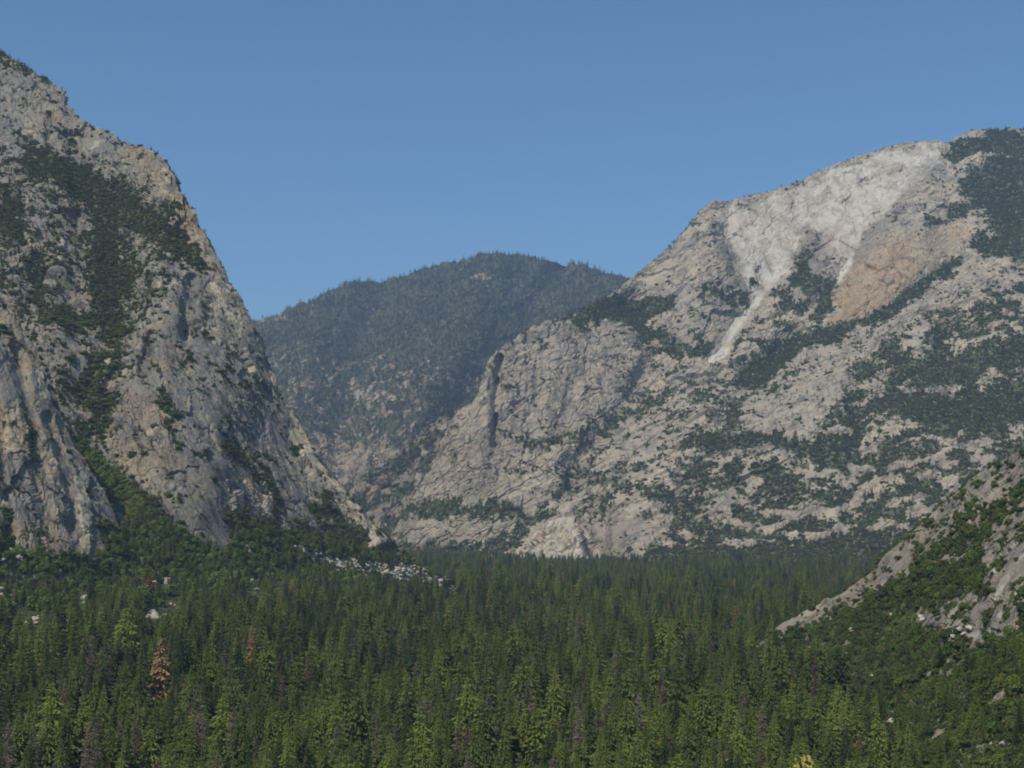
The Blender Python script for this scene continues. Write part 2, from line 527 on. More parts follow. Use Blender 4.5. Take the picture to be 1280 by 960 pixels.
LSIL = [(-330, -60), (-120, 10), (-40, 45), (0, 66), (30, 82), (62, 97), (76, 112), (86, 132), (98, 149), (130, 163), (165, 181), (195, 192), (208, 206),
        (217, 222), (228, 245), (242, 262), (255, 285), (262, 300), (272, 322), (282, 345), (294, 368), (308, 392), (318, 412), (324, 428), (336, 456),
        (350, 490), (362, 512), (378, 535), (400, 570), (430, 608), (455, 638), (480, 666), (505, 692), (535, 718), (575, 752), (600, 775)]
LBASE = [(-330, 760), (0, 745), (280, 745), (420, 745), (500, 757), (600, 790)]
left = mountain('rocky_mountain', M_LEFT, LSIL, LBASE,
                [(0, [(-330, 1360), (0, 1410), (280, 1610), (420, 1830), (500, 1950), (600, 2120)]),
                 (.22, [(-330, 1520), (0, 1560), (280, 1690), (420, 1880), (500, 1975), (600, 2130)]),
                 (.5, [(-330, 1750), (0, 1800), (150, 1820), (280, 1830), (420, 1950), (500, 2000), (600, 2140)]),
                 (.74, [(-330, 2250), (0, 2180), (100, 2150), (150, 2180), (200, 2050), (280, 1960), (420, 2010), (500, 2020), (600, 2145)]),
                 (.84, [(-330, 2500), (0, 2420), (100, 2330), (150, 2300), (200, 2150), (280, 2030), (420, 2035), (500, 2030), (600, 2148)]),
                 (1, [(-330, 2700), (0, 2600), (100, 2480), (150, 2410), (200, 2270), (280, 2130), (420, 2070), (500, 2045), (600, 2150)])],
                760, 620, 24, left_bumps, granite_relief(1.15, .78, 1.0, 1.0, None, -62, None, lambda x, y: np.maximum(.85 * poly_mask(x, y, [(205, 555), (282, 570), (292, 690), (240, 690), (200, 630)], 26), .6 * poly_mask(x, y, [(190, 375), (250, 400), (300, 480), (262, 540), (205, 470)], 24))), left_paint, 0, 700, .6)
tag(left.obj, 'steep grey granite mountain with a green brushy ramp on the left side of the valley', 'mountain', kind='structure')


# --- buttress in front of it
def butt_bumps(px, py):
    d = np.zeros_like(px)
    for L in ([(20, 440, 6), (45, 560, 7), (60, 680, 9)], [(-10, 480, 7), (5, 600, 7), (15, 690, 8)], [(60, 520, 5), (85, 600, 6), (95, 680, 7)],
              [(-80, 420, 12), (-60, 640, 12)]):
        d += 9 * line_mask(px, py, L, 1.7)
    return d


def butt_paint(px, py, P):
    a = np.zeros((len(px), 4))
    e = fbm(P / 30, 4, .6) * 10
    x, y = px + e, py + e
    veg = .75 * patchy(P + 100, 22, .68, .2)
    for L in ([(10, 640, 7), (0, 700, 12)], [(140, 660, 10), (160, 700, 14)], [(36, 530, 4), (36, 570, 4)], [(-200, 700, 16), (170, 712, 16)]):
        veg = np.maximum(veg, line_mask(x, y, L, .7))
    pale = np.zeros(len(px))
    for L in ([(15, 500, 9), (12, 560, 7)], [(100, 600, 6), (110, 690, 9)], [(62, 540, 5), (68, 600, 4)], [(0, 610, 5), (5, 650, 5)], [(50, 470, 6), (58, 500, 4)]):
        pale = np.maximum(pale, line_mask(x, y, L, .9))
    a[:, 0] = .7 * pale * (1 - veg)
    a[:, 1] = .5 * patchy(P + 20, 50, .3, .5)
    a[:, 2] = veg
    return a


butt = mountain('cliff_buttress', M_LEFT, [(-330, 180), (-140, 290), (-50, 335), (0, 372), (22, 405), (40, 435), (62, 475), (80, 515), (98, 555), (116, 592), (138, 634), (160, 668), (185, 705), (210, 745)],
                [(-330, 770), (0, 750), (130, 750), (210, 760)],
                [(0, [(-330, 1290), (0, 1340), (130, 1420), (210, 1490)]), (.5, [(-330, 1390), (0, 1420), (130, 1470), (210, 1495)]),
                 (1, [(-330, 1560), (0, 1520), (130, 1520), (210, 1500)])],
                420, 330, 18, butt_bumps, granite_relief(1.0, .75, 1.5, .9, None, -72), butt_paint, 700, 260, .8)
tag(butt.obj, 'near grey granite buttress with pale vertical streaks at the left edge, before the larger mountain', 'cliff', kind='structure')


# --- right massif
SCAR = [(890, 262), (935, 252), (985, 237), (1030, 220), (1085, 197), (1125, 182), (1174, 180), (1176, 196), (1150, 225), (1118, 255), (1090, 285),
        (1070, 305), (1062, 328), (1052, 322), (1040, 300), (1014, 284), (1002, 290), (990, 320), (972, 350), (945, 372), (925, 358), (915, 318)]
WALL = [(1066, 330), (1090, 308), (1130, 290), (1200, 274), (1216, 296), (1205, 318), (1165, 340), (1125, 368), (1085, 395), (1044, 405), (1040, 372)]


def massif_bumps(px, py):
    d = np.zeros_like(px)
    d += 34 * line_mask(px, py, [(625, 446, 3.5), (621, 476, 2.5)], 1.2) + 22 * line_mask(px, py, [(621, 476, 3), (618, 530, 3)], 1.4) + 32 * line_mask(px, py, [(619, 520, 3), (617, 556, 4)], 1.3)            # the dark cleft
    d -= 24 * line_mask(px, py, [(608, 470, 8), (600, 520, 12), (590, 600, 16)], 1.6)          # the pillar left of it
    for L, a in (([(680, 420, 5), (675, 480, 6), (655, 560, 7)], 26), ([(705, 430, 4), (698, 500, 5)], 20), ([(650, 450, 4), (645, 540, 5)], 20),
                 ([(575, 540, 4), (565, 600, 5)], 16), ([(735, 440, 6), (700, 530, 7), (660, 600, 8)], 24)):
        d += .4 * a * line_mask(px, py, L, 1.7)
    d += 34 * line_mask(px, py, [(965, 345, 16), (940, 385, 13), (912, 430, 13), (885, 470, 16)], 1.6)   # chute below the scar
    d += 34 * line_mask(px, py, [(1063, 325, 10), (1045, 355, 9), (1000, 410, 12), (940, 470, 16)], 1.6)
    d -= 60 * line_mask(px, py, [(1012, 300, 10), (1012, 345, 24), (1000, 395, 20)], 1.6)      # dark buttress between the chutes
    d -= 60 * line_mask(px, py, [(890, 280, 12), (880, 340, 28), (860, 400, 26)], 1.7)
    d -= 40 * poly_mask(px, py, WALL, 16)
    d += 45 * line_mask(px, py, [(1200, 330, 16), (1120, 395, 18), (1000, 440, 22), (910, 500, 20)], 1.6)
    d -= 60 * line_mask(px, py, [(1150, 420, 26), (1030, 490, 30), (900, 590, 34), (760, 650, 30)], 1.7)
    d += 60 * line_mask(px, py, [(1230, 250, 24), (1180, 300, 16)], 1.7)
    d += 50 * line_mask(px, py, [(790, 380, 16), (830, 440, 16), (780, 520, 16), (720, 590, 16)], 1.7)
    d -= 150 * smooth01((py - 626) / 60) * line_mask(px, py, [(708, 632, 8), (702, 665, 24), (694, 712, 52)], .5)       # pale pyramid
    d -= 75 * smooth01((py - 618) / 70) * line_mask(px, py, [(818, 625, 9), (812, 690, 40)], .8)
    d += 45 * line_mask(px, py, [(745, 600, 8), (752, 690, 10)], 1.6)
    d += 50 * line_mask(px, py, [(1070, 470, 12), (1075, 560, 12), (1060, 690, 14)], 1.8)
    d += 40 * line_mask(px, py, [(960, 540, 14), (860, 600, 14)], 1.8)
    return d


def massif_paint(px, py, P):
    a = np.zeros((len(px), 4))
    f1 = fbm(P / 30 + 9, 3, .6) * 7
    e = fbm(P / 110, 5, .6) * 11 + f1; e2 = fbm(P / 110 + 70, 5, .6) * 11 - f1
    x, y = px + e, py + e2
    veg = np.zeros(len(px))
    for L, s in (([(1195, 190, 8), (1235, 178, 12), (1300, 178, 14)], 1), ([(1300, 205, 20), (1225, 230, 22), (1270, 265, 34)], 1), ([(1218, 255, 10), (1150, 292, 7)], .8),
                 ([(1225, 300, 12), (1300, 320, 22)], .9), ([(1205, 318, 8), (1150, 358, 11), (1108, 388, 13), (1050, 415, 13), (1000, 422, 12)], 1),
                 ([(1000, 422, 12), (955, 462, 18), (918, 482, 8)], 1), ([(1012, 312, 6), (1000, 345, 14), (1035, 362, 9)], 1), ([(972, 350, 5), (975, 375, 8), (1000, 380, 9)], .9),
                 ([(942, 348, 6), (944, 360, 5)], 1), ([(900, 365, 7), (880, 362, 7), (925, 380, 6)], 1), ([(728, 398, 9), (775, 388, 16), (830, 378, 9)], 1),
                 ([(835, 378, 6), (790, 410, 7), (845, 438, 10), (880, 438, 6)], 1), ([(1040, 372, 8), (1020, 395, 9)], .9),
                 ([(855, 560, 6), (900, 548, 8), (960, 556, 9), (1030, 556, 7), (1085, 540, 8)], 1), ([(500, 640, 9), (560, 632, 8), (640, 640, 8), (690, 640, 5)], .9),
                 ([(500, 685, 12), (590, 690, 10), (640, 670, 6), (680, 620, 5)], .9), ([(610, 545, 3), (690, 555, 5), (760, 530, 5), (850, 480, 5)], .7),
                 ([(660, 665, 6), (640, 690, 8)], .9), ([(740, 600, 4), (840, 620, 6), (850, 655, 9), (900, 670, 10)], .9), ([(640, 580, 4), (780, 590, 5)], .6),
                 ([(950, 620, 8), (1010, 610, 6)], .7), ([(1110, 440, 12), (1160, 470, 14), (1230, 450, 18), (1290, 440, 20)], .9),
                 ([(1100, 500, 12), (1180, 520, 22), (1290, 500, 30)], 1), ([(820, 690, 12), (960, 700, 14), (1100, 690, 16)], .9),
                 ([(870, 500, 6), (920, 510, 6), (900, 540, 7)], .7), ([(1170, 400, 10), (1230, 400, 8)], .6)):
        veg = np.maximum(veg, s * line_mask(x, y, L, .8))
    reg = poly_mask(x, y, [(1075, 440), (1300, 330), (1300, 600), (1120, 720), (830, 720), (850, 560), (1010, 560)], 18)
    veg = np.maximum(veg, .85 * reg * patchy(P, 55, -.02, .35))
    reg2 = poly_mask(x, y, [(780, 390), (960, 380), (1060, 420), (900, 560), (840, 650), (660, 650), (700, 560), (780, 480)], 18)
    veg = np.maximum(veg, .7 * reg2 * patchy(P + 60, 48, .26, .25))
    veg = np.maximum(veg, .6 * patchy(P + 500, 44, .62, .2))
    scar = poly_mask(px + e * .6, py + e2 * .6, SCAR, 3)
    pale = scar * (.74 + .16 * patchy(P * np.array([1, 1, .3]) + 60, 60, 0, .8))
    for L in ([(972, 292, 3), (966, 310, 5), (958, 326, 4)], [(968, 345, 3), (942, 382, 5), (915, 412, 5), (905, 440, 8), (890, 452, 7)], [(1064, 325, 4), (1046, 352, 4)]):
        pale = np.maximum(pale, 1.0 * line_mask(px + e * .2, py, L, .7))
    pyr = poly_mask(px + e * .3, py, [(708, 630), (724, 650), (748, 690), (752, 706), (626, 706), (655, 668), (688, 648)], 3)
    pale = np.maximum(pale,   1.25 * pyr * (.7 + .3 * patchy(P, 30, 0, .4)))
    pale = np.maximum(pale, .15 * poly_mask(x, y, [(620, 440), (700, 400), (740, 430), (700, 520), (660, 600), (560, 620), (580, 540)], 14))
    keep = np.maximum(scar, pyr) * (1 - line_mask(px, py, [(944, 354, 8)], .5))
    veg = veg * (1 - .93 * keep) * (1 - .9 * poly_mask(px, py, WALL, 4))
    for L in ([(968, 345, 6), (942, 382, 8), (915, 412, 8), (900, 445, 13)],):
        veg *= 1 - line_mask(px, py, L, .5)
    a[:, 0] = np.maximum(pale, .35 * patchy(P + 900, 120, .6, .5) * (1 - veg) * (1 - line_mask(px, py, [(700, 660, 110)], .6)))
    a[:, 1] = np.clip(poly_mask(x, y, WALL, 6) * (.45 + .55 * line_mask(x, y, [(1062, 370, 34), (1130, 330, 22)], 1.4)) + .5 * line_mask(x, y, [(1180, 395, 10), (1260, 398, 12)], 1)
                      + .25 * line_mask(x, y, [(1045, 290, 26)], 1) + .18 * patchy(P + 333, 200, .25, .6) + .3 * pyr, 0, 1)
    a[:, 2] = veg
    a[:, 3] = .8 * line_mask(px + e * .3, py, [(895, 292, 5), (915, 330, 14), (925, 362, 8)], .9) + .7 * line_mask(px + e * .3, py, [(1010, 292, 5), (1015, 330, 20), (1015, 360, 26)], .8) \
        + .6 * line_mask(px + e * .3, py, [(1165, 205, 10), (1100, 290, 9), (1070, 325, 6)], .9) + .5 * line_mask(px, py, [(1040, 262, 2), (1052, 268, 2), (1065, 274, 2)], .8)
    a[:, 3] += .75 * np.clip(line_mask(px + .3 * e, py, [(715, 630, 3), (736, 660, 6), (756, 700, 9)], .9) + line_mask(px + .3 * e, py, [(700, 636, 3), (672, 660, 4)], .9) + .7 * line_mask(x, y, [(770, 655, 26), (775, 690, 22)], .9), 0, 1) * (1 - pyr)  # pyramid's shaded right edge painted dark, with greyer rock around it
    return np.clip(a, 0, 1.3)


MSIL = [(470, 700), (488, 672), (505, 640), (525, 602), (548, 560), (570, 526), (590, 500), (603, 476), (610, 456), (620, 441), (632, 430), (650, 416), (672, 405),
        (700, 397), (728, 386), (750, 374), (770, 362), (784, 350), (800, 340), (815, 327), (838, 305), (855, 287), (872, 268), (892, 253), (912, 252), (935, 247), (985, 231),
        (1030, 214), (1060, 202), (1085, 191), (1105, 182), (1125, 177), (1150, 177), (1172, 175), (1186, 182), (1196, 170), (1215, 163), (1250, 161), (1285, 163), (1400, 150), (1650, 170)]
MBASE = [(470, 722), (700, 718), (1000, 718), (1650, 718)]
massif = mountain('granite_massif', M_RIGHT, MSIL, MBASE,
                  [(0, [(470, 4050), (600, 3720), (700, 3600), (1000, 3200), (1280, 2900), (1650, 2600)]),
                   (.15, [(470, 4060), (520, 3980), (600, 3830), (700, 3750), (1000, 3500), (1280, 3250), (1650, 3000)]),
                   (.35, [(470, 4070), (520, 4000), (600, 3880), (700, 3930), (800, 3960), (1000, 3850), (1280, 3700), (1650, 3500)]),
                   (.6, [(470, 4080), (520, 4030), (600, 3940), (700, 4060), (800, 4300), (1000, 4420), (1280, 4250), (1650, 4100)]),
                   (.8, [(470, 4090), (520, 4050), (600, 3990), (700, 4170), (800, 4500), (1000, 4800), (1280, 4800), (1650, 4600)]),
                   (1, [(470, 4100), (520, 4070), (600, 4040), (700, 4340), (800, 4720), (900, 4930), (1000, 5080), (1120, 5250), (1280, 5400), (1650, 5300)])],
                  980, 620, 24, massif_bumps, granite_relief(2.0, .74, .9, 1.0, True, 36, lambda x, y: np.maximum(np.maximum(poly_mask(x, y, [(470, 640), (600, 440), (700, 380), (790, 400), (760, 530), (670, 600), (560, 640)], 18), poly_mask(x, y, SCAR, 10)), poly_mask(x, y, WALL, 8)), None, lambda x, y: poly_mask(x, y, [(708, 626), (750, 705), (625, 705), (690, 645)], 4)), massif_paint, 1500, 1600, .5)
tag(massif.obj, 'broad pale granite mountain with a bare slab scar, orange wall and brushy ledges across the valley', 'mountain', kind='structure')


# --- forested hill far up the valley
def hill_bumps(px, py):
    d = np.zeros_like(px)
    for L, a in (([(480, 360, 20), (440, 480, 26), (420, 600, 26)], 260), ([(620, 330, 20), (560, 430, 26), (500, 560, 26)], -220), ([(700, 350, 18), (640, 430, 22), (570, 520, 24)], 220),
                 ([(390, 390, 18), (360, 500, 22)], -180), ([(760, 360, 16), (700, 400, 20)], -150)):
        d += a * line_mask(px, py, L, 1.9)
    return d


def hill_paint(px, py, P):
    a = np.zeros((len(px), 4))
    e = fbm(P / 220, 5, .6) * 10
    x, y = px + e, py + e
    rock = np.zeros(len(px))
    for L in ([(325, 402, 4), (352, 394, 5)], [(440, 500, 4), (500, 490, 5), (520, 505, 4)], [(450, 495, 7), (485, 515, 7)], [(440, 530, 3), (446, 545, 4)], [(360, 480, 4), (400, 482, 5)], [(475, 490, 6), (470, 500, 5)],
              [(370, 560, 8), (470, 560, 12), (540, 580, 12)], [(420, 575, 10), (470, 600, 14), (500, 590, 10)], [(380, 540, 5), (430, 560, 8)], [(590, 345, 3), (620, 350, 3)]):
        rock = np.maximum(rock, line_mask(x, y, L, .9))
    rock = np.maximum(rock * (.25 + .65 * patchy(P + 45, 50, .05, .3)), .95 * patchy(P, 48, .33, .15) * smooth01((y - 400) / 80))
    rock = np.maximum(rock, .9 * smooth01((y - 535) / 40) * patchy(P + 90, 90, -.05, .4))
    clearing = np.maximum(line_mask(x, y, [(655, 370, 8), (680, 378, 8), (700, 385, 5)], 1), line_mask(x, y, [(650, 363, 4)], 1))
    a[:, 0] = .45 * np.maximum(patchy(P + 700, 60, .3, .4), line_mask(x, y, [(450, 495, 9), (500, 500, 9)], 1)) * rock
    a[:, 1] = .55 * patchy(P + 70, 90, .1, .5)
    a[:, 2] = (1 - rock) * (1 - .3 * clearing)
    a[:, 3] = 0
    return a


hill = mountain('forested_hill', M_FAR, [(60, 480), (200, 440), (290, 408), (322, 402), (340, 396), (355, 388), (400, 369), (430, 360), (465, 355), (492, 352), (515, 341), (540, 332), (570, 322), (600, 316), (625, 314),
                                         (650, 317), (680, 324), (710, 332), (745, 338), (780, 345), (820, 358), (900, 385), (1000, 420), (1150, 480)],
                [(60, 700), (1150, 700)],
                [(0, [(60, 5600), (500, 5400), (1150, 5600)]), (.25, [(60, 6000), (500, 5700), (1150, 6000)]), (.5, [(60, 6700), (500, 6500), (1150, 6700)]),
                 (1, [(60, 8200), (600, 8600), (1150, 8300)])],
                520, 300, 20, hill_bumps, granite_relief(4.5, .8, .8, .8, None), hill_paint, 4000, 2500, .4)
tag(hill.obj, 'dark rounded hill covered in conifers, hazy blue at the head of the valley', 'hill', kind='structure')


def spur_paint(px, py, P):
    a = np.zeros((len(px), 4))
    a[:, 2] = patchy(P, 60, -.02, .3)
    a[:, 0] = .4 * patchy(P + 700, 80, .35, .4) * (1 - a[:, 2])
    return a


spur = mountain('rocky_spur', M_FAR, [(380, 690), (410, 650), (440, 612), (465, 592), (490, 572), (520, 548), (548, 528), (575, 512), (600, 495), (640, 470), (700, 440), (760, 430)],
                [(380, 720), (760, 720)],
                [(0, [(380, 4700), (760, 4300)]), (.5, [(380, 4850), (760, 4700)]), (1, [(380, 5000), (760, 5150)])],
                300, 180, 14, None, granite_relief(3.0, .8, .8, 1.0), spur_paint, 300, 900, .5)
tag(spur.obj, 'low rocky spur with scattered trees between the far hill and the pale cliff', 'hill', kind='structure')


# --- slope on the near right
def near_bumps(px, py):
    d = np.zeros_like(px)
    d += 12 * line_mask(px, py, [(1290, 590, 18), (1200, 690, 16), (1120, 770, 20), (1080, 820, 24)], 1.7)
    d -= 30 * line_mask(px, py, [(1300, 690, 26), (1240, 740, 26), (1190, 790, 22)], 1.6)
    d += 8 * line_mask(px, py, [(1240, 690, 6), (1225, 750, 6)], 1.8)
    d += 8 * line_mask(px, py, [(1290, 740, 8), (1270, 800, 10)], 1.8)
    return d


def near_paint(px, py, P):
    a = np.zeros((len(px), 4))
    e = fbm(P / 22, 5, .6) * 14; e2 = fbm(P / 22 + 50, 5, .6) * 14
    x, y = px + e, py + e2
    veg = np.zeros(len(px))
    for L, s in (([(1290, 600, 8), (1270, 612, 11)], 1), ([(1225, 690, 8), (1200, 715, 18), (1160, 735, 22), (1110, 752, 22), (1060, 780, 18)], 1),
                 ([(1230, 665, 7), (1180, 680, 8), (1150, 700, 8)], .8), ([(1210, 640, 5), (1180, 660, 5)], .8), ([(1250, 630, 6), (1225, 645, 6)], .7), ([(1165, 650, 5), (1130, 680, 5)], .6),
                 ([(1225, 725, 6), (1228, 740, 6)], 1), ([(1282, 740, 8)], 1)):
        veg = np.maximum(veg, s * line_mask(x, y, L, .7))
    veg = np.maximum(veg, .95 * poly_mask(x, y, [(930, 815), (1020, 775), (1100, 765), (1170, 790), (1220, 800), (1320, 790), (1600, 800), (1600, 1200), (930, 1200)], 10) * (.4 + .6 * patchy(P, 13, -.08, .3)))
    veg = np.maximum(veg, .7 * patchy(P + 77, 11, .34, .25))
    edge = line_mask(px + .4 * e, py + .4 * e2, NEDGE, .7)
    veg *= 1 - .6 * edge
    a[:, 0] = .55 * np.maximum(patchy(P + 40, 18, .3, .4) * poly_mask(x, y, [(1180, 720), (1320, 650), (1320, 800), (1180, 800)], 10),
                               np.maximum(line_mask(px, py, [(1105, 775, 6), (1125, 765, 6)], .8), line_mask(px, py, [(1210, 795, 6), (1230, 785, 6)], .8))) * (1 - .5 * veg)
    a[:, 1] = .3 * patchy(P + 11, 30, .2, .6)
    a[:, 2] = veg
    a[:, 3] = .6 * line_mask(px + e * .4, py, [(1245, 690, 3), (1232, 740, 4)], 1)
    return a


NSIL = [(935, 820), (960, 800), (980, 786), (1010, 766), (1050, 741), (1090, 713), (1112, 690), (1150, 656), (1190, 622), (1215, 600), (1240, 584), (1265, 572), (1290, 558), (1400, 500), (1650, 400)]
NBASE = [(935, 826), (1000, 848), (1050, 890), (1100, 945), (1150, 990), (1280, 1040), (1650, 1080)]
NEDGE = [(975, 792, 9), (1050, 750, 15), (1110, 703, 20), (1150, 672, 18), (1215, 618, 15), (1265, 590, 12)]
NDB = [(935, 1130), (1000, 1000), (1050, 860), (1100, 710), (1150, 600), (1280, 470), (1650, 380)]
near = mountain('talus_slope', M_NEAR, NSIL, NBASE,
                [(0, NDB), (.35, [(935, 1130), (1000, 1060), (1050, 980), (1100, 850), (1150, 740), (1280, 600), (1650, 480)]),
                 (.6, [(935, 1132), (1000, 1090), (1100, 970), (1150, 880), (1280, 720), (1650, 570)]),
                 (1, [(935, 1135), (1050, 1130), (1100, 1110), (1200, 1050), (1280, 980), (1650, 800)])],
                520, 380, 18, near_bumps, granite_relief(.6, .75, .7, .75, None, 42, None, lambda x, y: .45 * line_mask(x, y, NEDGE, .7)), near_paint, 60, 300, .5)
tag(near.obj, 'near brown talus slope with grey slabs and green brush rising at the lower right', 'slope', kind='structure')


# ------------------------------------------------------------------ plants
def quads_to_tris(Q):
    Q = np.asarray(Q)
    return np.concatenate([Q[:, [0, 1, 2]], Q[:, [0, 2, 3]]])


def conifer_mesh(seed, h=30., rad=4.2, whorls=26, start=.14, droop=.35, gap=.0, taper=.85, rag=.3):
    r = random.Random(seed)
    V, F = [], []
    for k in range(whorls):
        t = k / (whorls - 1)
        z = h * (start + (1 - start) * t ** .92)
        R = rad * ((1 - t) ** taper) * (.78 + .22 * math.sin(k * 2.1 + seed)) + .25
        if t < .14: R *= .55 + 3.2 * t
        nb = (8 if t < .75 else 5) if whorls > 30 else (6 if t < .75 else 4)
        a0 = r.random() * 6.28
        for b in range(nb):
            if r.random() < gap: continue
            a = a0 + b * 6.283 / nb + r.uniform(-.35, .35)
            L = R * r.uniform(1 - rag, 1 + rag * .6)
            dz = -droop * L * r.uniform(.5, 1.3) + (.35 * L if t > .8 else 0)
            ca, sa = math.cos(a), math.sin(a)
            wd = L * r.uniform(.26, .42) * (.68 if whorls > 30 else 1)
            lift = r.uniform(.15, .5)
            zz = z + r.uniform(-.3, .3) * h / whorls
            # a drooping spray: two ragged halves around its spine and a hanging fringe
            pts = [(0, 0, lift), (.5 * L, 0, .45 * dz + lift), (L, 0, dz), (.55 * L, wd, .5 * dz - .55 * wd), (.55 * L, -wd, .5 * dz - .55 * wd),
                   (.85 * L, .55 * wd, .85 * dz - .4 * wd), (.85 * L, -.55 * wd, .85 * dz - .4 * wd), (.3 * L, .5 * wd, .2 * dz - .3 * wd), (.3 * L, -.5 * wd, .2 * dz - .3 * wd),
                   (.72 * L, 0, .6 * dz - .9 * wd)]
            i = len(V)
            for (u, w, q) in pts:
                u *= r.uniform(.88, 1.12); w *= r.uniform(.75, 1.25)
                V.append((u * ca - w * sa, u * sa + w * ca, zz + q))
            F += [(i, i + 7, i + 1), (i, i + 1, i + 8), (i + 7, i + 3, i + 1), (i + 8, i + 1, i + 4), (i + 1, i + 5, i + 2), (i + 1, i + 2, i + 6), (i + 1, i + 9, i + 2)]
    i = len(V)
    V += [(.22, 0, h * .95), (-.12, .2, h * .95), (-.12, -.2, h * .95), (0, 0, h * 1.03)]
    F += [(i, i + 1, i + 3), (i + 1, i + 2, i + 3), (i + 2, i, i + 3)]
    return mesh_np('crown', V, F)


def tube(V, F, a, b, ra, rb, n=6):
    a, b = np.array(a, float), np.array(b, float)
    d = (b - a) / np.linalg.norm(b - a)
    s = np.cross(d, (0, 0, 1.) if abs(d[2]) < .9 else (1., 0, 0)); s /= np.linalg.norm(s)
    t = np.cross(d, s)
    i = len(V)
    for c, r in ((a, ra), (b, rb)):
        for k in range(n):
            g = 2 * math.pi * k / n
            V.append(tuple(c + r * (math.cos(g) * s + math.sin(g) * t)))
    for k in range(n):
        p, q = i + k, i + (k + 1) % n
        F += [(p, q, q + n), (p, q + n, p + n)]


def trunk_mesh(h=30., r0=.45):
    V, F = [], []
    tube(V, F, (0, 0, -2), (0, 0, .12 * h), r0 * 1.25, r0, 7)
    tube(V, F, (0, 0, .12 * h), (.06, .05, .62 * h), r0, r0 * .55, 7)
    tube(V, F, (.06, .05, .62 * h), (0, 0, h), r0 * .55, .05, 7)
    return mesh_np('trunk', V, F, True)


def bare_limbs_mesh(seed, h=30., rad=3.2, n=70):
    r = random.Random(seed)
    V, F = [], []
    for k in range(n):
        t = r.uniform(.2, .97)
        a = r.random() * 6.28
        L = rad * (1.05 - t) ** .7 * r.uniform(.5, 1.15)
        p = np.array((0, 0, t * h)); e = p + np.array((math.cos(a) * L, math.sin(a) * L, r.uniform(-.35, .25) * L))
        tube(V, F, p, e, .12, .03, 3)
        for _ in range(3):
            q = p + (e - p) * r.uniform(.4, .9)
            g = q + np.array((r.uniform(-1, 1), r.uniform(-1, 1), r.uniform(-.6, .5))) * L * .35
            tube(V, F, q, g, .06, .02, 3)
            # a wisp of dry needles left on the twig
            i = len(V)
            w = np.array((r.uniform(-.3, .3), r.uniform(-.3, .3), -.35))
            V += [tuple(q), tuple(g), tuple(g + w)]
            F.append((i, i + 1, i + 2))
    return mesh_np('crown', V, F)


def bush_mesh(seed, n=230, flat=.8, lobes=7, leaf=.17, tall=1.0):
    """Radius 1: lobes of leaf clumps around branching stems."""
    r = random.Random(seed)
    V, F = [], []
    C = [(r.uniform(-.5, .5), r.uniform(-.5, .5), r.uniform(.35, .95) * flat * tall, r.uniform(.32, .52)) for _ in range(lobes)]
    for c in C: tube(V, F, (0, 0, -.3), (c[0], c[1], c[2]), .06, .025, 4)
    for k in range(n):
        c = C[k % lobes]
        a, cz = r.random() * 6.283, r.uniform(-.55, 1)
        sr = math.sqrt(1 - cz * cz)
        nx, ny, nz = math.cos(a) * sr, math.sin(a) * sr, cz
        q = c[3] * r.uniform(.7, 1.12)
        p = np.array((c[0] + nx * q, c[1] + ny * q, c[2] + nz * q * flat))
        nn = np.array((nx, ny, nz)) + np.array((r.uniform(-.7, .7), r.uniform(-.7, .7), r.uniform(-.4, .9)))
        nn /= np.linalg.norm(nn)
        s = np.cross(nn, (r.uniform(-1, 1), r.uniform(-1, 1), .3)); s /= np.linalg.norm(s)
        t = np.cross(nn, s)
        L = leaf * r.uniform(.6, 1.4)
        i = len(V)
        V += [tuple(p - s * L), tuple(p + t * L * .7), tuple(p + s * L), tuple(p - t * L * .7 - nn * L * .3)]
        F += [(i, i + 1, i + 2), (i, i + 2, i + 3)]
    return mesh_np('bush', V, F)


LIVE = [conifer_mesh(1, 30, 5.5, 40, .12, .34), conifer_mesh(2, 30, 6.6, 38, .16, .40, .06, .8, .35), conifer_mesh(3, 30, 4.6, 38, .10, .30, .04, .72, .4),
        conifer_mesh(4, 30, 7.5, 34, .22, .26, .16, .62, .42), conifer_mesh(5, 30, 6.0, 34, .28, .30, .16, .45, .5)]
RUST = [conifer_mesh(21, 30, 5.8, 26, .14, .40, .06, .62, .40), conifer_mesh(22, 30, 4.7, 26, .16, .4, .10, .66, .40)]
GREY = [bare_limbs_mesh(31, 30, 4.4, 280), bare_limbs_mesh(32, 30, 5.2, 260)]
TR = trunk_mesh()
for me in LIVE: me.materials.append(M_NEEDLE)
for me in RUST: me.materials.append(M_RUST)
for me in GREY: me.materials.append(M_DUSTY)
TR.materials.append(M_BARK)
TR_DEAD = trunk_mesh(30, .4); TR_DEAD.materials.append(M_SNAG)
BUSH = [bush_mesh(41), bush_mesh(42, 220, .95, 6), bush_mesh(43, 240, .7, 8)]
for me in BUSH: me.materials.append(M_LEAF)
OAK = [bush_mesh(51, 380, 1.0, 9, .15, 1.25), bush_mesh(52, 380, 1.05, 10, .15, 1.2)]
for me in OAK: me.materials.append(M_OAK)
FARCON = [conifer_mesh(61, 30, 5.6, 13, .10, .35, 0, .6), conifer_mesh(62, 30, 6.2, 12, .14, .35, .1, .5)]
for me in FARCON: me.materials.append(M_FARNEEDLE)
BLOOM = bush_mesh(71, 800, 1.0, 10, .07, 7.0)
BLOOM.materials.append(M_BLOOM)


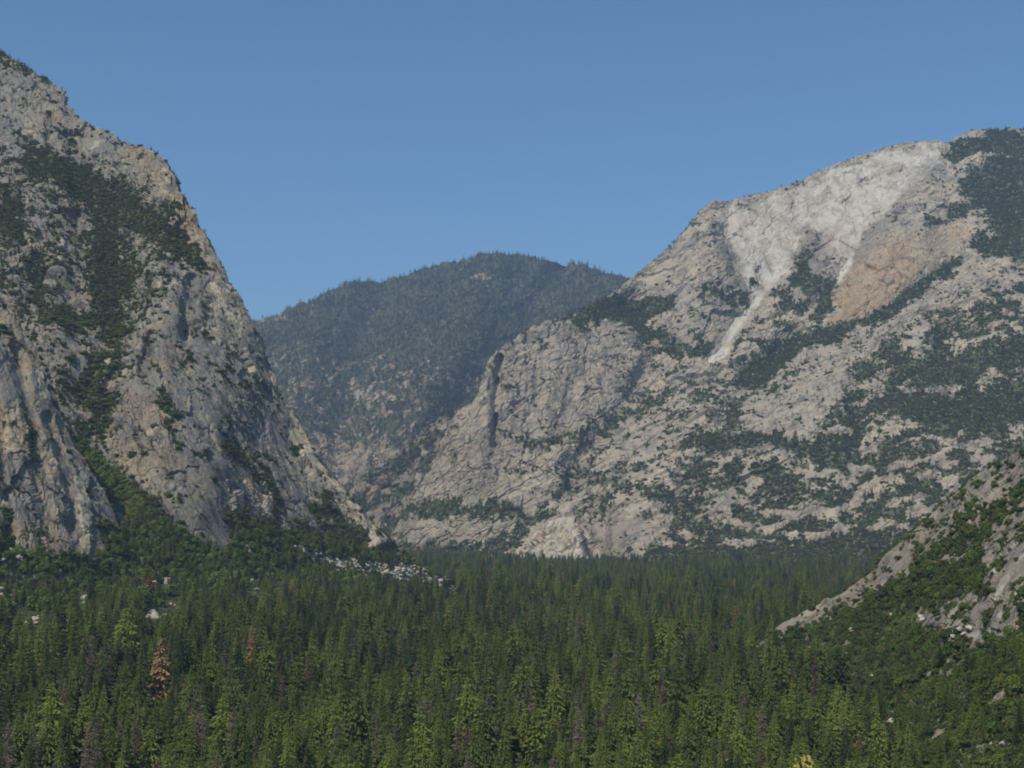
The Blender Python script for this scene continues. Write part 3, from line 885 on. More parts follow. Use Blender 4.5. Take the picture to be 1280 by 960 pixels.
def tree(name, crown, trunk, loc, s, rz, tint, label, cat, group=None, wide=1.0):
    e = bpy.data.objects.new(name, None)
    e.empty_display_size = 2
    COL.objects.link(e)
    e.location = loc; e.rotation_euler = (0, 0, rz); e.scale = (s * wide, s * wide, s)
    tag(e, label, cat, group)
    t = bpy.data.objects.new('trunk', trunk); COL.objects.link(t); t.parent = e
    c = bpy.data.objects.new('crown', crown); COL.objects.link(c); c.parent = e
    c['tint'] = float(tint)
    return e, c, t


# ------------------------------------------------------------------ clearings with boulders (sight lines to open talus)
def ground_hit(px, py, d0=500., d1=2300.):
    D = np.linspace(d0, d1, 900)
    P = pt(px, py, D)
    below = P[:, 2] < ground_z(P[:, 0], P[:, 1])
    k = int(np.argmax(below)) if below.any() else len(D) - 1
    return P[k]


def slope_hit(m, px, py):
    x, y = proj(m.V[:m.nrow].reshape(-1, 3))
    k = int(np.argmin((x - px) ** 2 + (y - py) ** 2))
    return m.V[:m.nrow].reshape(-1, 3)[k]


def first_hit(px, py):
    best = ground_hit(px, py)
    for m in (left, butt):
        q = slope_hit(m, px, py)
        x, y = proj(q)
        if math.hypot(x - px, y - py) < 3 and q[1] < best[1]: best = q
    return best


# (px, py, half width, half height, count, size metres)
TALUS = [(18, 692, 26, 7, 12, 5.0), (40, 770, 14, 4, 5, 4.5), (108, 748, 7, 4, 4, 4.0), (6, 738, 6, 5, 3, 4.5), (54, 792, 5, 3, 2, 4.0), (88, 790, 4, 3, 2, 4.0), (20, 808, 4, 3, 2, 3.5),
         (205, 724, 10, 4, 5, 4.5), (222, 757, 7, 5, 4, 4.0), (198, 768, 14, 6, 7, 4.0), (322, 740, 7, 4, 4, 4.5), (320, 722, 5, 3, 3, 4.0), (350, 733, 4, 3, 2, 4),
         (382, 690, 12, 6, 8, 5.5), (440, 705, 20, 8, 12, 5.5), (470, 712, 14, 7, 10, 5.5), (512, 716, 18, 8, 26, 6.5), (540, 724, 16, 6, 18, 6.0), (566, 734, 7, 3, 4, 5.0)]
TALUS_R = [(1114, 768, 11, 6, 8, 2.4), (1072, 900, 11, 9, 11, 2.4), (1113, 898, 6, 7, 6, 2.0), (1245, 930, 14, 10, 14, 2.0), (1245, 858, 5, 3, 2, 1.8), (1210, 872, 4, 3, 2, 1.8), (1140, 850, 5, 4, 3, 1.9), (1175, 905, 5, 4, 3, 1.9), (1262, 895, 5, 4, 3, 1.8), (1090, 845, 4, 3, 2, 2.2), (1192, 800, 3, 6, 2, 1.8),
           (1028, 875, 4, 3, 2, 2.5), (1062, 788, 4, 3, 2, 2.2), (1150, 775, 6, 5, 3, 2.4), (1208, 788, 10, 5, 5, 2.4), (1235, 862, 4, 2, 2, 1.6), (948, 880, 3, 3, 1, 3.0)]


def boulder_mesh(seed):
    r = np.random.default_rng(seed)
    import bmesh
    bm = bmesh.new()
    pts = r.normal(size=(26, 3)); pts /= np.linalg.norm(pts, axis=1, keepdims=True)
    pts *= r.uniform(.8, 1.1, (26, 1)) * np.array([1.0, .8, .72])
    for p in pts: bm.verts.new(p)
    ret = bmesh.ops.convex_hull(bm, input=list(bm.verts))
    bmesh.ops.delete(bm, geom=[g for g in ret['geom_interior'] if isinstance(g, bmesh.types.BMVert)], context='VERTS')
    bmesh.ops.bevel(bm, geom=list(bm.edges), offset=.07, segments=1, affect='EDGES')
    bmesh.ops.recalc_face_normals(bm, faces=bm.faces)
    me = bpy.data.meshes.new('boulder'); bm.to_mesh(me); bm.free()
    me.materials.append(M_BOULDER)
    return me


BM = [boulder_mesh(s) for s in range(6)]
CLEAR = []        # (px, half width, D0, D1)
BOULDERS = []
rr = random.Random(5)


def put_boulders(lst, on_slope, where):
    for n, (px, py, hw, hh, cnt, sz) in enumerate(lst):
        lab = where[n] if n < len(where) else where[-1]
        for k in range(cnt):
            qx, qy = px + rr.uniform(-hw, hw), py + rr.uniform(-hh, hh) + 2
            p = slope_hit(near, qx, qy) if on_slope else first_hit(qx, qy)
            s = sz * min(1.5, .32 * math.exp(rr.gauss(.55, .5)))
            o = bpy.data.objects.new('boulder', BM[rr.randrange(6)]); COL.objects.link(o)
            if on_slope: s = min(s * 1.5, 3.2)
            o.location = (p[0], p[1], p[2] + s * (.5 if on_slope else .2))
            o.scale = (s * rr.uniform(.8, 1.3), s * rr.uniform(.8, 1.2), s * rr.uniform(.6, .95))
            o.rotation_euler = (rr.uniform(-.4, .4), rr.uniform(-.4, .4), rr.uniform(0, 6.28))
            tag(o, lab[0], 'boulder', lab[1])
        c = first_hit(px, py + hh) if not on_slope else slope_hit(near, px, py + hh)
        CLEAR.append((px, hw + 5, c[1] - (150 if not on_slope else 20), c[1] + (30 if not on_slope else 8), on_slope, py + hh))


put_boulders(TALUS, False, [('white boulder in the pale rock band below the left buttress', 'boulders below the left buttress')] +
             [('white boulder among the trees of the left apron', 'boulders among the left apron trees')] * 12 +
             [('white boulder in the pale talus below the tapering end of the left mountain', 'boulders in the talus at the mountain foot')] * 6)
put_boulders(TALUS_R, True, [('pale boulder in the brush of the lower right slope', 'boulders in the right slope brush')])


# ------------------------------------------------------------------ special trees
SPECIAL = []      # (name, crown, trunk, px, top py, height, wide, tint, label, category, group)
SPECIAL += [
    ('dead_pine', RUST[0], TR, 201, 797, 48, 1.4, .75, 'rusty orange dead pine with a full crown standing out of the green forest', 'tree', None),
    ('dead_pine', RUST[1], TR, 316, 781, 40, 1.5, .3, 'darker reddish brown dead pine right of the rusty orange one', 'tree', None),
    ('dead_pine', GREY[0], TR_DEAD, 117, 793, 40, 1.3, .15, 'tall thin grey-brown dead pine, the higher of a pair left of the rusty pine', 'tree', None),
    ('dead_pine', GREY[1], TR_DEAD, 135, 800, 38, 1.3, .25, 'lower grey-brown dead pine of the pair left of the rusty pine', 'tree', None),
    ('dead_pine', GREY[0], TR_DEAD, 12, 898, 34, 1.3, .9, 'pale grey bare dead pine at the lower left corner of the forest', 'tree', None),
    ('dead_pine', GREY[1], TR_DEAD, 292, 880, 36, 1.2, .6, 'grey bare dead pine at the bottom, below the reddish dead pine', 'tree', None),
    ('dead_pine', RUST[1], TR, 697, 832, 34, .8, .2, 'thin brown dying pine near the middle of the forest', 'tree', None),
    ('dead_pine', RUST[0], TR, 615, 838, 28, .8, .1, 'short brown dying pine left of the middle dying pine', 'tree', None),
    ('dead_pine', RUST[1], TR, 905, 755, 36, 1.0, .1, 'brown dying pine far back before the pale massif', 'tree', None),
    ('dead_pine', GREY[0], TR_DEAD, 752, 728, 38, 1.2, .3, 'grey dead pine far back in the middle of the valley', 'tree', None),
    ('dead_pine', GREY[1], TR_DEAD, 573, 905, 32, 1.1, .3, 'grey-brown dead pine at the bottom middle of the forest', 'tree', None),
    ('dead_pine', GREY[0], TR_DEAD, 1075, 840, 26, 1.2, .2, 'grey dead pine standing in the brush below the talus slope', 'tree', None),
    ('pine_tree', LIVE[3], TR, 188, 912, 26, 1.35, 1.15, 'broad bright yellow-green tree at the lower left, below the rusty pine', 'tree', None),
    ('pine_tree', LIVE[0], TR, 560, 838, 34, 1.1, .95, 'bright yellow-green pointed conifer left of the forest centre', 'tree', None),
    ('pine_tree', LIVE[2], TR, 655, 876, 34, 1.1, 1.0, 'bright yellow-green slim conifer at the bottom centre', 'tree', None),
]
tree_count = {}
FIXED = []
first_sources = {}
for (nm, cr, tk, px, py, h, wide, tint, lab, cat, grp) in SPECIAL:
    D = np.linspace(380, 3000, 1300)
    P = pt(px, py, D)
    if px > 1040:
        b = slope_hit(near, px, py + 30)
    else:
        k = int(np.argmin(np.abs(ground_z(P[:, 0], P[:, 1]) + h * 1.0 - P[:, 2])))
        b = P[k].copy(); b[2] = ground_z(b[0], b[1])[0]
    s = h / 30.0
    tree(nm, cr, tk, tuple(b), s, rr.uniform(0, 6.28), tint, lab, cat, grp, wide)
    FIXED.append((b[0], b[1], px, b[1] if True else 0))

# ------------------------------------------------------------------ the forest
def base_depth(pts, px):
    return np.interp(px, [a for a, _ in pts], [b for _, b in pts])


def forest_points():
    out = []
    for (d0, d1, sp) in ((340, 1250, 7.4), (1250, 2400, 9.5), (2400, 4300, 12.5)):
        xs = np.arange(-.46 * d1, .46 * d1, sp); ys = np.arange(d0, d1, sp)
        X, Y = np.meshgrid(xs, ys)
        X = X.ravel() + RNG.uniform(-.48, .48, X.size) * sp; Y = Y.ravel() + RNG.uniform(-.48, .48, Y.size) * sp
        px = 640 + FPX * X / Y / 1.0
        m = (px > -110) & (px < 1390)
        lim = np.full(X.shape, 4300.)
        lim = np.where(px < 215, np.minimum(lim, base_depth([(-330, 1300), (0, 1350), (130, 1430), (215, 1500)], px)), lim)
        lim = np.where((px >= 120) & (px < 500), np.minimum(lim, base_depth([(0, 1430), (280, 1650), (420, 1870), (500, 1990), (568, 2110)], px)), lim)
        lim = np.where(px > 470, np.minimum(lim, base_depth([(470, 4080), (600, 3760), (700, 3660), (1000, 3280), (1400, 2800)], px)), lim)
        m &= Y < lim
        foot = base_depth([(500, 1990), (575, 2120)], px)
        m &= ~((px >= 500) & (px < 575) & (Y > foot) & (Y < foot + 170))
        # the near slope and what lies in its shelter
        nb = base_depth(NDB, px)
        m &= ~((px > 935) & (Y > nb) & (Y < 1250))
        out.append(np.stack([X[m], Y[m], px[m]], 1))
    return np.concatenate(out)


FP = forest_points()
g = fbm(np.stack([FP[:, 0] / 60, FP[:, 1] / 60, 0 * FP[:, 0]], 1), 3)
g2 = fbm(np.stack([FP[:, 0] / 23, FP[:, 1] / 23, 0 * FP[:, 0] + 5], 1), 2)
keep = RNG.random(len(FP)) < np.clip(.86 + .6 * g + .5 * g2, .22, 1)
for (px, hw, D0, D1, sl, pyb) in CLEAR:
    if not sl: keep &= ~((np.abs(FP[:, 2] - px) < hw - 3) & (FP[:, 1] > D0 + 90) & (FP[:, 1] < D1))
for (fx, fy, px, _) in FIXED:
    keep &= ~(np.hypot(FP[:, 0] - fx, FP[:, 1] - fy) < 4.5)
    keep &= ~((np.abs(FP[:, 0] * fy / FP[:, 1] - fx) < 5.5) & (FP[:, 1] < fy) & (FP[:, 1] > fy - 90) & (RNG.random(len(FP)) < .8))
FP, g = FP[keep], g[keep]
FZ = ground_z(FP[:, 0], FP[:, 1]) - .5
N = len(FP)
hgt = np.clip(RNG.normal(28, 8.5, N) + 8 * g, 9, 50)
hgt *= 1 - .24 * smooth01((800 - FP[:, 1]) / 350)
# lower trees on the left apron and near the margin
apron = smooth01((FZ - 16) / 38) * (FP[:, 2] < 600)
hgt *= 1 - .50 * apron
kind = RNG.choice(5, N, p=[.30, .24, .22, .14, .10])
tint = np.clip(RNG.normal(.33, .31, N) + .32 * g + .26 * smooth01((900 - FP[:, 1]) / 450), 0, 1.1)
dead = RNG.random(N)
kind = np.where((dead < .006) & (FP[:, 1] > 1000), 5, np.where(dead < .042, 7, np.where(dead < .082, 8, kind)))
kind = np.where((apron > .35) & (RNG.random(N) < .55 * apron), 9, kind)
broad = (kind < 5) & (RNG.random(N) < np.clip(.10 - .25 * g, 0, .3))
kind = np.where(broad, 9, kind); hgt = np.where(broad, hgt * .62, hgt)
# the skyline of the forest against the rock, and the open talus, hold the trees low
cap = np.interp(FP[:, 2], [-110, 0, 60, 130, 170, 200, 260, 290, 302, 360, 420, 480, 500, 600, 700, 1000, 1400], [684, 694, 704, 702, 668, 670, 704, 694, 664, 670, 692, 700, 690, 690, 692, 690, 688])
for (px, hw, D0, D1, sl, pyb) in CLEAR:
    m = (np.abs(FP[:, 2] - px) < hw - (2 if not sl else 1)) & (FP[:, 1] < D1 + 40)
    cap = np.where(m, np.maximum(cap, pyb + RNG.normal(0, 2.5, N)), cap)
m = (FP[:, 2] > 372) & (FP[:, 2] < 576) & (FP[:, 1] < 2140)
low = np.interp(FP[:, 2], [a for a, _, _ in STRIP], [b + .8 * r for _, b, r in STRIP]) + np.abs(RNG.normal(0, 4, N)) - 2
cap = np.where(m & (RNG.random(N) < .9), np.maximum(cap, low), cap)
# the brushy foot of the near slope stays open
footline = np.interp(FP[:, 2], [955, 1000, 1060, 1120, 1180, 1400], [680, 796, 850, 905, 960, 1120]) + RNG.normal(0, 14, N)
cap = np.where(FP[:, 1] < 1200, np.maximum(cap, footline), cap)
room = pt(FP[:, 2], cap, FP[:, 1])[:, 2] - FZ
hgt = np.minimum(hgt, room * RNG.uniform(.3, 1.35, N))
kind = np.where((hgt < 9) & (kind < 5), 9, kind)
ok = hgt > 2.5
FP, FZ, g, hgt, kind, tint, apron = FP[ok], FZ[ok], g[ok], hgt[ok], kind[ok], tint[ok], apron[ok]
N = len(FP)          # round oaks on the apron
rot = RNG.uniform(0, 6.28, N)
wide = RNG.uniform(.8, 1.45, N) * np.clip(32 / hgt, .9, 1.3)

PX, PYT = proj(np.stack([FP[:, 0], FP[:, 1], FZ + hgt], 1))
vis = (PX > 4) & (PX < 1276) & (PYT < 945) & (kind < 5) & (FP[:, 1] < 900)
order = np.argsort(np.where(vis, FP[:, 1], 1e9))
single = order[:285]
single = single[vis[single]]
is_single = np.zeros(N, bool); is_single[single] = True
SRC = {}
for i in single:
    k = int(kind[i]); t = tint[i]
    if t > .62: lab, gr = 'bright yellow-green conifer in the nearest rows of the valley forest', 'yellow-green conifers of the nearest rows'
    elif t > .38: lab, gr = 'mid green conifer in the nearest rows of the valley forest', 'mid green conifers of the nearest rows'
    else: lab, gr = 'dark green conifer in the nearest rows of the valley forest', 'dark green conifers of the nearest rows'
    s = hgt[i] / 30
    tree('pine_tree', LIVE[k], TR, (FP[i, 0], FP[i, 1], FZ[i]), s, rot[i], t, lab, 'tree', gr, wide[i])


# ------------------------------------------------------------------ masses: point mesh + geometry nodes that plant the meshes
def planting(name, pts, scl, wid, rot, kind, tint, sources, label, cat):
    me = bpy.data.meshes.new(name)
    n = len(pts)
    me.vertices.add(n)
    me.vertices.foreach_set('co', np.asarray(pts, np.float32).ravel())
    vec = np.stack([scl * wid, scl * wid, scl], 1).astype(np.float32)
    a = me.attributes.new('scl', 'FLOAT_VECTOR', 'POINT'); a.data.foreach_set('vector', vec.ravel())
    rv = np.stack([np.zeros(n), np.zeros(n), rot], 1).astype(np.float32)
    a = me.attributes.new('rot', 'FLOAT_VECTOR', 'POINT'); a.data.foreach_set('vector', rv.ravel())
    a = me.attributes.new('sort', 'INT', 'POINT'); a.data.foreach_set('value', kind.astype(np.int32))
    a = me.attributes.new('tint', 'FLOAT', 'POINT'); a.data.foreach_set('value', tint.astype(np.float32))
    o = link(name, me)
    tag(o, label, cat, kind='stuff')
    ng = bpy.data.node_groups.new(name, 'GeometryNodeTree')
    ng.interface.new_socket('Geometry', in_out='INPUT', socket_type='NodeSocketGeometry')
    ng.interface.new_socket('Geometry', in_out='OUTPUT', socket_type='NodeSocketGeometry')
    gi = ng.nodes.new('NodeGroupInput'); go = ng.nodes.new('NodeGroupOutput')
    join_all = ng.nodes.new('GeometryNodeJoinGeometry')

    def named(nm, dt):
        nd = ng.nodes.new('GeometryNodeInputNamedAttribute'); nd.data_type = dt
        nd.inputs[0].default_value = nm
        return [s for s in nd.outputs if s.enabled and s.name == 'Attribute'][0]
    s_, r_, k_ = named('scl', 'FLOAT_VECTOR'), named('rot', 'FLOAT_VECTOR'), named('sort', 'INT')
    for idx, objs in enumerate(sources):
        if objs is None or not (kind == idx).any(): continue
        cmp_ = ng.nodes.new('FunctionNodeCompare'); cmp_.data_type = 'INT'; cmp_.operation = 'EQUAL'
        ia, ib = [s for s in cmp_.inputs if s.enabled and s.type == 'INT']
        ng.links.new(k_, ia); ib.default_value = idx
        for ob in objs:
            oi = ng.nodes.new('GeometryNodeObjectInfo'); oi.transform_space = 'ORIGINAL'
            oi.inputs[0].default_value = ob
            for s in oi.inputs:
                if s.name == 'As Instance': s.default_value = True
            ip = ng.nodes.new('GeometryNodeInstanceOnPoints')
            ng.links.new(gi.outputs[0], ip.inputs['Points'])
            ng.links.new(cmp_.outputs[0], ip.inputs['Selection'])
            ng.links.new([q for q in oi.outputs if q.name == 'Geometry'][0], ip.inputs['Instance'])
            ng.links.new(r_, ip.inputs['Rotation'])
            ng.links.new(s_, ip.inputs['Scale'])
            ng.links.new(ip.outputs[0], join_all.inputs[0])
    ng.links.new(join_all.outputs[0], go.inputs[0])
    md = o.modifiers.new('planting', 'NODES'); md.node_group = ng
    return o


def source_of(crown_mesh, part='crown'):
    for o in bpy.data.objects:
        if o.data == crown_mesh: return o


def scatter(m, n, dens, lift=-.3, nzmin=.2, box=(-90, 1370)):
    """n points over a mountain's face, thicker where dens (per vertex) is high."""
    V = m.V[:m.nrow + 3]
    px, _ = proj(V.reshape(-1, 3))
    w = (m.area[:m.nrow + 3] * dens[:m.nrow + 3] * (m.nz[:m.nrow + 3] > nzmin)).ravel()
    w = w * ((px > box[0]) & (px < box[1]))
    w[~np.isfinite(w)] = 0
    idx = RNG.choice(len(w), n, p=w / w.sum())
    r, c = np.divmod(idx, m.ncol)
    r = np.minimum(r, m.V.shape[0] - 2); c = np.minimum(c, m.ncol - 2)
    u, v = RNG.random((n, 1)), RNG.random((n, 1))
    P = m.V[r, c] * (1 - u) * (1 - v) + m.V[r, c + 1] * u * (1 - v) + m.V[r + 1, c] * (1 - u) * v + m.V[r + 1, c + 1] * u * v
    P[:, 2] += lift
    return P


def smudge(P, unit, s=0.):
    return fbm(P / unit + s, 3)


# brush on the near slope: the nearest as bushes of their own
nd = near.paint[..., 2] ** 1.2 + .015
BP = scatter(near, 14000, nd)
ok = np.ones(len(BP), bool)
bx_, by_ = proj(BP)
for (px, hw, D0, D1, sl, pyb) in CLEAR:
    if sl: ok &= ~((np.abs(bx_ - px) < hw + 1) & (BP[:, 1] > D0) & (BP[:, 1] < D1 - 20))
BP = BP[ok]; bx_ = bx_[ok]; by_ = by_[ok]
bs = np.clip(RNG.lognormal(.62, .42, len(BP)), .8, 4.6)
bt = np.clip(.42 + .3 * smudge(BP, 40) + RNG.normal(0, .2, len(BP)), 0, 1)
bk = RNG.choice(5, len(BP), p=[.31, .31, .26, .06, .06])
bvis = (bx_ > 960) & (bx_ < 1278) & (by_ < 955)
bo = np.argsort(np.where(bvis, -bs / BP[:, 1], 1))[:240]
bsingle = np.zeros(len(BP), bool); bsingle[bo] = True
BALL = BUSH + OAK
for i in bo:
    o = bpy.data.objects.new('bush', BALL[bk[i]]); COL.objects.link(o)
    o.location = BP[i]; o.scale = (bs[i],) * 3; o.rotation_euler = (0, 0, RNG.uniform(0, 6.28))
    o['tint'] = float(bt[i])
    if bt[i] > .55: tag(o, 'olive green rounded bush in the brush of the talus slope', 'bush', 'olive green bushes of the talus slope')
    else: tag(o, 'dark green rounded bush in the brush of the talus slope', 'bush', 'dark green bushes of the talus slope')
# flowering bush at the lower edge
yb = bpy.data.objects.new('flowering_bush', BLOOM); COL.objects.link(yb)
q = pt(1014, 941, 22.0)
zg = float(ground_z(q[0], q[1])[0])
top = max(v.co.z for v in BLOOM.vertices)
k = (q[2] - zg) / top
yb.location = (q[0], q[1], zg); yb.scale = (min(k, .42), min(k, .42), k)
yb['tint'] = .5
tag(yb, 'pale yellow flowering bush top at the bottom edge, right of centre', 'bush')

SB = [source_of(me) for me in BUSH]; SO = [source_of(me) for me in OAK]
bushes_src = [[x] for x in SB + SO]
rest = ~bsingle
planting('hillside_brush', BP[rest], bs[rest], np.ones(rest.sum()), RNG.uniform(0, 6.28, rest.sum()), bk[rest], bt[rest], bushes_src,
         'low green brush covering the talus slope between its larger bushes', 'brush')

SC = [source_of(me) for me in LIVE]; ST = source_of(TR); SR = [source_of(me) for me in RUST]; SG = [source_of(me) for me in GREY]; STD = source_of(TR_DEAD)
con_src = [[c, ST] for c in SC] + [[SR[0], ST], None, [SG[0], STD], [SG[1], STD], [SO[0]]]
# the trees of the lower part of the near slope
TP = scatter(near, 420, near.paint[..., 2] * smooth01((proj(near.V.reshape(-1, 3))[1].reshape(near.V.shape[:2]) - 800) / 60))
tpx, tpy = proj(TP)
ok = np.ones(len(TP), bool)
for (px, hw, D0, D1, sl, pyb) in CLEAR:
    if sl: ok &= ~((np.abs(tpx - px) < hw + 2) & (TP[:, 1] > D0 - 20) & (TP[:, 1] < D1 - 15))
TP = TP[ok]; tpx = tpx[ok]
th = np.clip(RNG.normal(8, 3, len(TP)), 3.5, 17)
for (px, hw, D0, D1, sl, pyb) in CLEAR:
    if not sl: continue
    m = (np.abs(tpx - px) < hw + 2) & (TP[:, 1] < D1)
    th = np.where(m, np.minimum(th, pt(tpx, pyb, TP[:, 1])[:, 2] - TP[:, 2]), th)
TP = TP[th > 2]; th = th[th > 2]

CB = []
for (px, hw, D0, D1, sl, pyb) in CLEAR:
    if sl: continue
    for _ in range(14):
        CB.append(first_hit(px + rr.uniform(-hw - 6, hw + 6), pyb + rr.uniform(-9, 14)))
CB = np.array(CB)
FPP = np.concatenate([np.stack([FP[:, 0], FP[:, 1], FZ], 1)[~is_single], TP, CB])
fs = np.concatenate([np.where(kind == 9, hgt / 2.4, hgt / 30)[~is_single], th / 30, RNG.uniform(.9, 2.2, len(CB))])
fw = np.concatenate([np.where(kind == 9, 1.0, wide)[~is_single], RNG.uniform(1.0, 1.5, len(TP)), np.ones(len(CB))])
fk = np.concatenate([kind[~is_single], RNG.choice(5, len(TP)), np.full(len(CB), 9)])
ft = np.concatenate([tint[~is_single], np.clip(RNG.normal(.42, .2, len(TP)), 0, 1), RNG.uniform(.2, .9, len(CB))])
fs = np.where(fk == 9, np.clip(fs, .9, 8.0), fs)
planting('conifer_forest', FPP, fs, fw, RNG.uniform(0, 6.28, len(FPP)), fk, ft, con_src, 'dense dark green conifer forest filling the valley floor', 'forest')


def cover(name, m, n, dens, lo, hi, conif, src, tint_mean, label, cat, nzmin=.2, unit=60.):
    P = scatter(m, n, dens, nzmin=nzmin)
    h = np.clip(RNG.lognormal(math.log((lo + hi) / 2), .35, n), lo, hi * 1.3)
    k = np.where(RNG.random(n) < conif, 0, 1) * 1
    k = np.where(k == 0, RNG.integers(0, 2, n), 2 + RNG.integers(0, 3, n))
    sc = np.where(k < 2, h / 30 * 1.25, h / 2.2)
    wd = np.where(k < 2, RNG.uniform(1.1, 1.5, n), RNG.uniform(.9, 1.5, n))
    t = np.clip(tint_mean + .25 * smudge(P, unit) + RNG.normal(0, .17, n), 0, 1.1)
    return planting(name, P, sc, wd, RNG.uniform(0, 6.28, n), k, t, src, label, cat)


def far_tree_source():
    """two conifers on the crest of the far hill, the pattern for the woods behind"""
    res = []
    for j, (px, lab) in enumerate(((492, 'small dark conifer jutting above the left shoulder of the far hill'), (620, 'small dark conifer on the very top of the far hill'))):
        c = int(np.argmin(np.abs(proj(hill.V[hill.nrow - 1])[0] - px)))
        p = hill.V[hill.nrow - 1, c]
        e, cr, t = tree('pine_tree', FARCON[j], TR, tuple(p - np.array([0, 0, 1.])), .9, 1., .2, lab, 'tree')
        res.append([cr])
    return res


far_src = far_tree_source() + [[x] for x in SB]
vg = lambda m: np.clip(m.paint[..., 2], 0, 1) ** 1.4
bare = lambda m: 1 - np.maximum(smooth01((m.paint[..., 0] - .3) / .3), smooth01((m.paint[..., 1] - .3) / .15))
lpx, lpy = proj(left.V.reshape(-1, 3)); lpx = lpx.reshape(left.V.shape[:2]); lpy = lpy.reshape(left.V.shape[:2])
cover('mountain_brush', left, 24000, vg(left) + .02 * bare(left), 3.5, 8, .35, far_src, .66, 'dark green brush and small trees on the ledges of the left mountain', 'brush', .12)
cover('gully_brush', left, 1700, line_mask(lpx, lpy, [(98, 555, 8), (135, 600, 15), (180, 650, 16), (240, 700, 20), (290, 725, 20)], .8), 3, 6, 0, [None, None] + [[x] for x in SO] + [[SO[0]]], 1.05,
      'bright green brush in the gully of the left mountain', 'brush', .1)
cover('buttress_brush', butt, 900, vg(butt) + .02, 3, 7, .3, far_src, .4, 'sparse green brush on the left buttress', 'brush', .1)
cover('massif_brush', massif, 46000, vg(massif) + .018 * bare(massif), 5.5, 11, .40, far_src, .60, 'dark green trees and brush on the ledges of the pale massif', 'brush', .15, 200.)
cover('spur_trees', spur, 5000, vg(spur) + .12, 9, 17, .7, far_src, .3, 'scattered conifers on the rocky spur', 'woods', .1, 200.)
cover('hill_forest', hill, 30000, vg(hill) + .07, 12, 21, .97, far_src, .22, 'dense conifer woods covering the far hill', 'woods', .05, 400.)

def foot_trees(name, m, n, dens, label):
    P = scatter(m, n, dens, nzmin=.05)
    k = np.where(RNG.random(n) < .45, RNG.integers(0, 5, n), 9)
    h = np.clip(RNG.normal(13, 4, n), 5, 24)
    sc = np.where(k == 9, np.clip(h, 5, 12) / 2.6, h / 30)
    planting(name, P, sc, RNG.uniform(1, 1.5, n), RNG.uniform(0, 6.28, n), k, np.clip(RNG.normal(.5, .22, n) + .3 * smudge(P, 60), 0, 1.1), con_src, label, 'woods')


band = lambda x, y: smooth01((y - np.interp(x, [-100, 0, 120, 170, 200, 280, 300, 400, 480, 580], [660, 672, 690, 640, 650, 690, 655, 668, 690, 715])) / 14)
buttx, butty = proj(butt.V.reshape(-1, 3))
tree_gap = line_mask(lpx, lpy, [(x, y + 8, 1.6 * r) for x, y, r in STRIP], .6)      # kept clear of trees
strip = line_mask(lpx, lpy, STRIP, .9) * (.25 + patchy(left.V.reshape(-1, 3), 12, .0, .3).reshape(lpx.shape))
foot_trees('cliff_foot_woods', left, 2300, band(lpx, lpy) * (1 - .93 * tree_gap), 'mixed green trees climbing the foot of the left mountain')
foot_trees('buttress_foot_woods', butt, 420, band(buttx, butty).reshape(butt.V.shape[:2]), 'mixed green trees at the foot of the left buttress')
TL = np.concatenate([scatter(left, 1500, strip, 0.1, .0)] + [np.array([first_hit(px + rr.uniform(-hw, hw), pyb + rr.uniform(-6, 5)) for _ in range(8)]) for (px, hw, D0, D1, sl, pyb) in CLEAR if not sl])
nt = len(TL)
bo_src = [[next(o for o in bpy.data.objects if o.data == me)] for me in BM]
planting('talus_rubble', TL, np.clip(RNG.lognormal(.1, .55, nt), .5, 4.2), RNG.uniform(.9, 1.5, nt), RNG.uniform(0, 6.28, nt), RNG.integers(0, 6, nt), np.zeros(nt), bo_src, 'pale broken talus rubble at the foot of the left mountain', 'rubble')

# ------------------------------------------------------------------ air
hz = NT('valley haze')
pv = hz.n('ShaderNodeVolumePrincipled')
pv.inputs['Color'].default_value = (.56, .76, 1.0, 1)
pv.inputs['Density'].default_value = 5.4e-5
pv.inputs['Anisotropy'].default_value = .1
hz.l(pv.outputs[0], hz.out.inputs['Volume'])
zs = max(float(m.V[..., 2].max()) for m in (left, butt, massif, hill, spur, near)) + 120
x0, x1, z0, z1 = -15000., 15000., -800., zs
zmin = min(float(gv[:, 2].min()), *(float(m.V[..., 2].min()) for m in (left, butt, massif, hill, spur, near)))
z0 = zmin - 1
V = [(x0, x0, z0), (x1, x0, z0), (x1, x1, z0), (x0, x1, z0), (x0, x0, z1), (x1, x0, z1), (x1, x1, z1), (x0, x1, z1)]
Q = [(0, 3, 2, 1), (4, 5, 6, 7), (0, 1, 5, 4), (1, 2, 6, 5), (2, 3, 7, 6), (3, 0, 4, 7)]
haze = link('haze', mesh_np('haze', V, Q), hz.m)
tag(haze, 'thin blue haze filling the valley air', 'haze', kind='stuff')

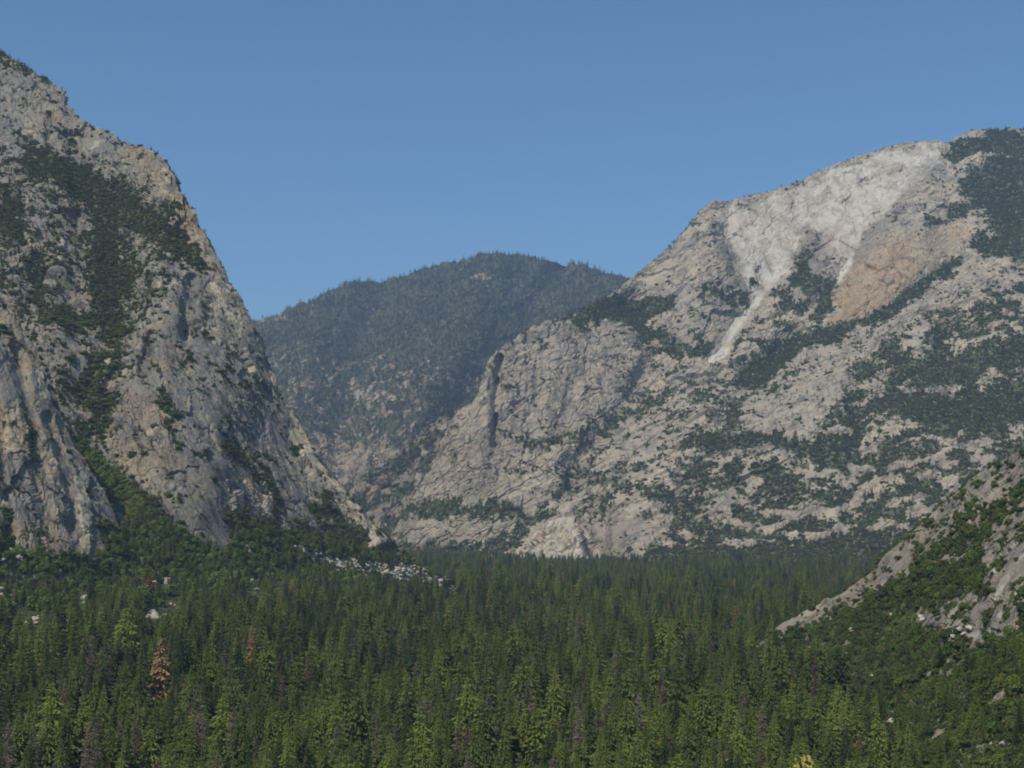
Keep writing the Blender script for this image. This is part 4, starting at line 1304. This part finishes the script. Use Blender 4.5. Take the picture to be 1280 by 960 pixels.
# ------------------------------------------------------------------ light, sky, camera
EL, AZ = math.radians(52), math.radians(211)          # to the sun: behind the camera, to the left
sd = np.array([math.sin(AZ) * math.cos(EL), math.cos(AZ) * math.cos(EL), math.sin(EL)])
W = bpy.data.worlds.new('World'); S.world = W; W.use_nodes = True
wt = W.node_tree; wt.nodes.clear()
sky = wt.nodes.new('ShaderNodeTexSky'); sky.sky_type = 'NISHITA'; sky.sun_disc = False
sky.sun_elevation = EL; sky.sun_rotation = AZ
sky.altitude = 1500; sky.air_density = 1.2; sky.dust_density = 1.6; sky.ozone_density = 10
bg = wt.nodes.new('ShaderNodeBackground'); bg.inputs[1].default_value = .107
wo = wt.nodes.new('ShaderNodeOutputWorld')
tw = wt.nodes.new('ShaderNodeMix'); tw.data_type = 'RGBA'; tw.blend_type = 'MULTIPLY'; tw.inputs[0].default_value = 1
tw.inputs[7].default_value = (.93, 1.0, .94, 1)
wt.links.new(sky.outputs[0], tw.inputs[6]); wt.links.new(tw.outputs[2], bg.inputs[0]); wt.links.new(bg.outputs[0], wo.inputs[0])
from mathutils import Vector
sl = bpy.data.lights.new('sun', 'SUN'); sl.energy = 3.3; sl.angle = math.radians(.53); sl.color = (1, .93, .80)
so = bpy.data.objects.new('sun', sl); COL.objects.link(so)
so.rotation_euler = Vector(sd).to_track_quat('Z', 'Y').to_euler()
so.location = (-300, -300, 600)

cam = bpy.data.cameras.new('camera'); cam.sensor_width = 36; cam.lens = 36 * FPX / 1280
cam.clip_start = 1; cam.clip_end = 60000
co = bpy.data.objects.new('camera', cam); COL.objects.link(co)
co.location = CAM; co.rotation_euler = (math.pi / 2 + PITCH, 0, 0)
S.camera = co
S.view_settings.view_transform = 'Standard'; S.view_settings.look = 'None'
S.view_settings.exposure = 0.15; S.view_settings.gamma = 1
S.cycles.use_denoising = True; S.cycles.filter_width = 1.9
S.cycles.max_bounces = 4; S.cycles.diffuse_bounces = 2; S.cycles.transmission_bounces = 2; S.cycles.volume_bounces = 0
S.render.film_transparent = False
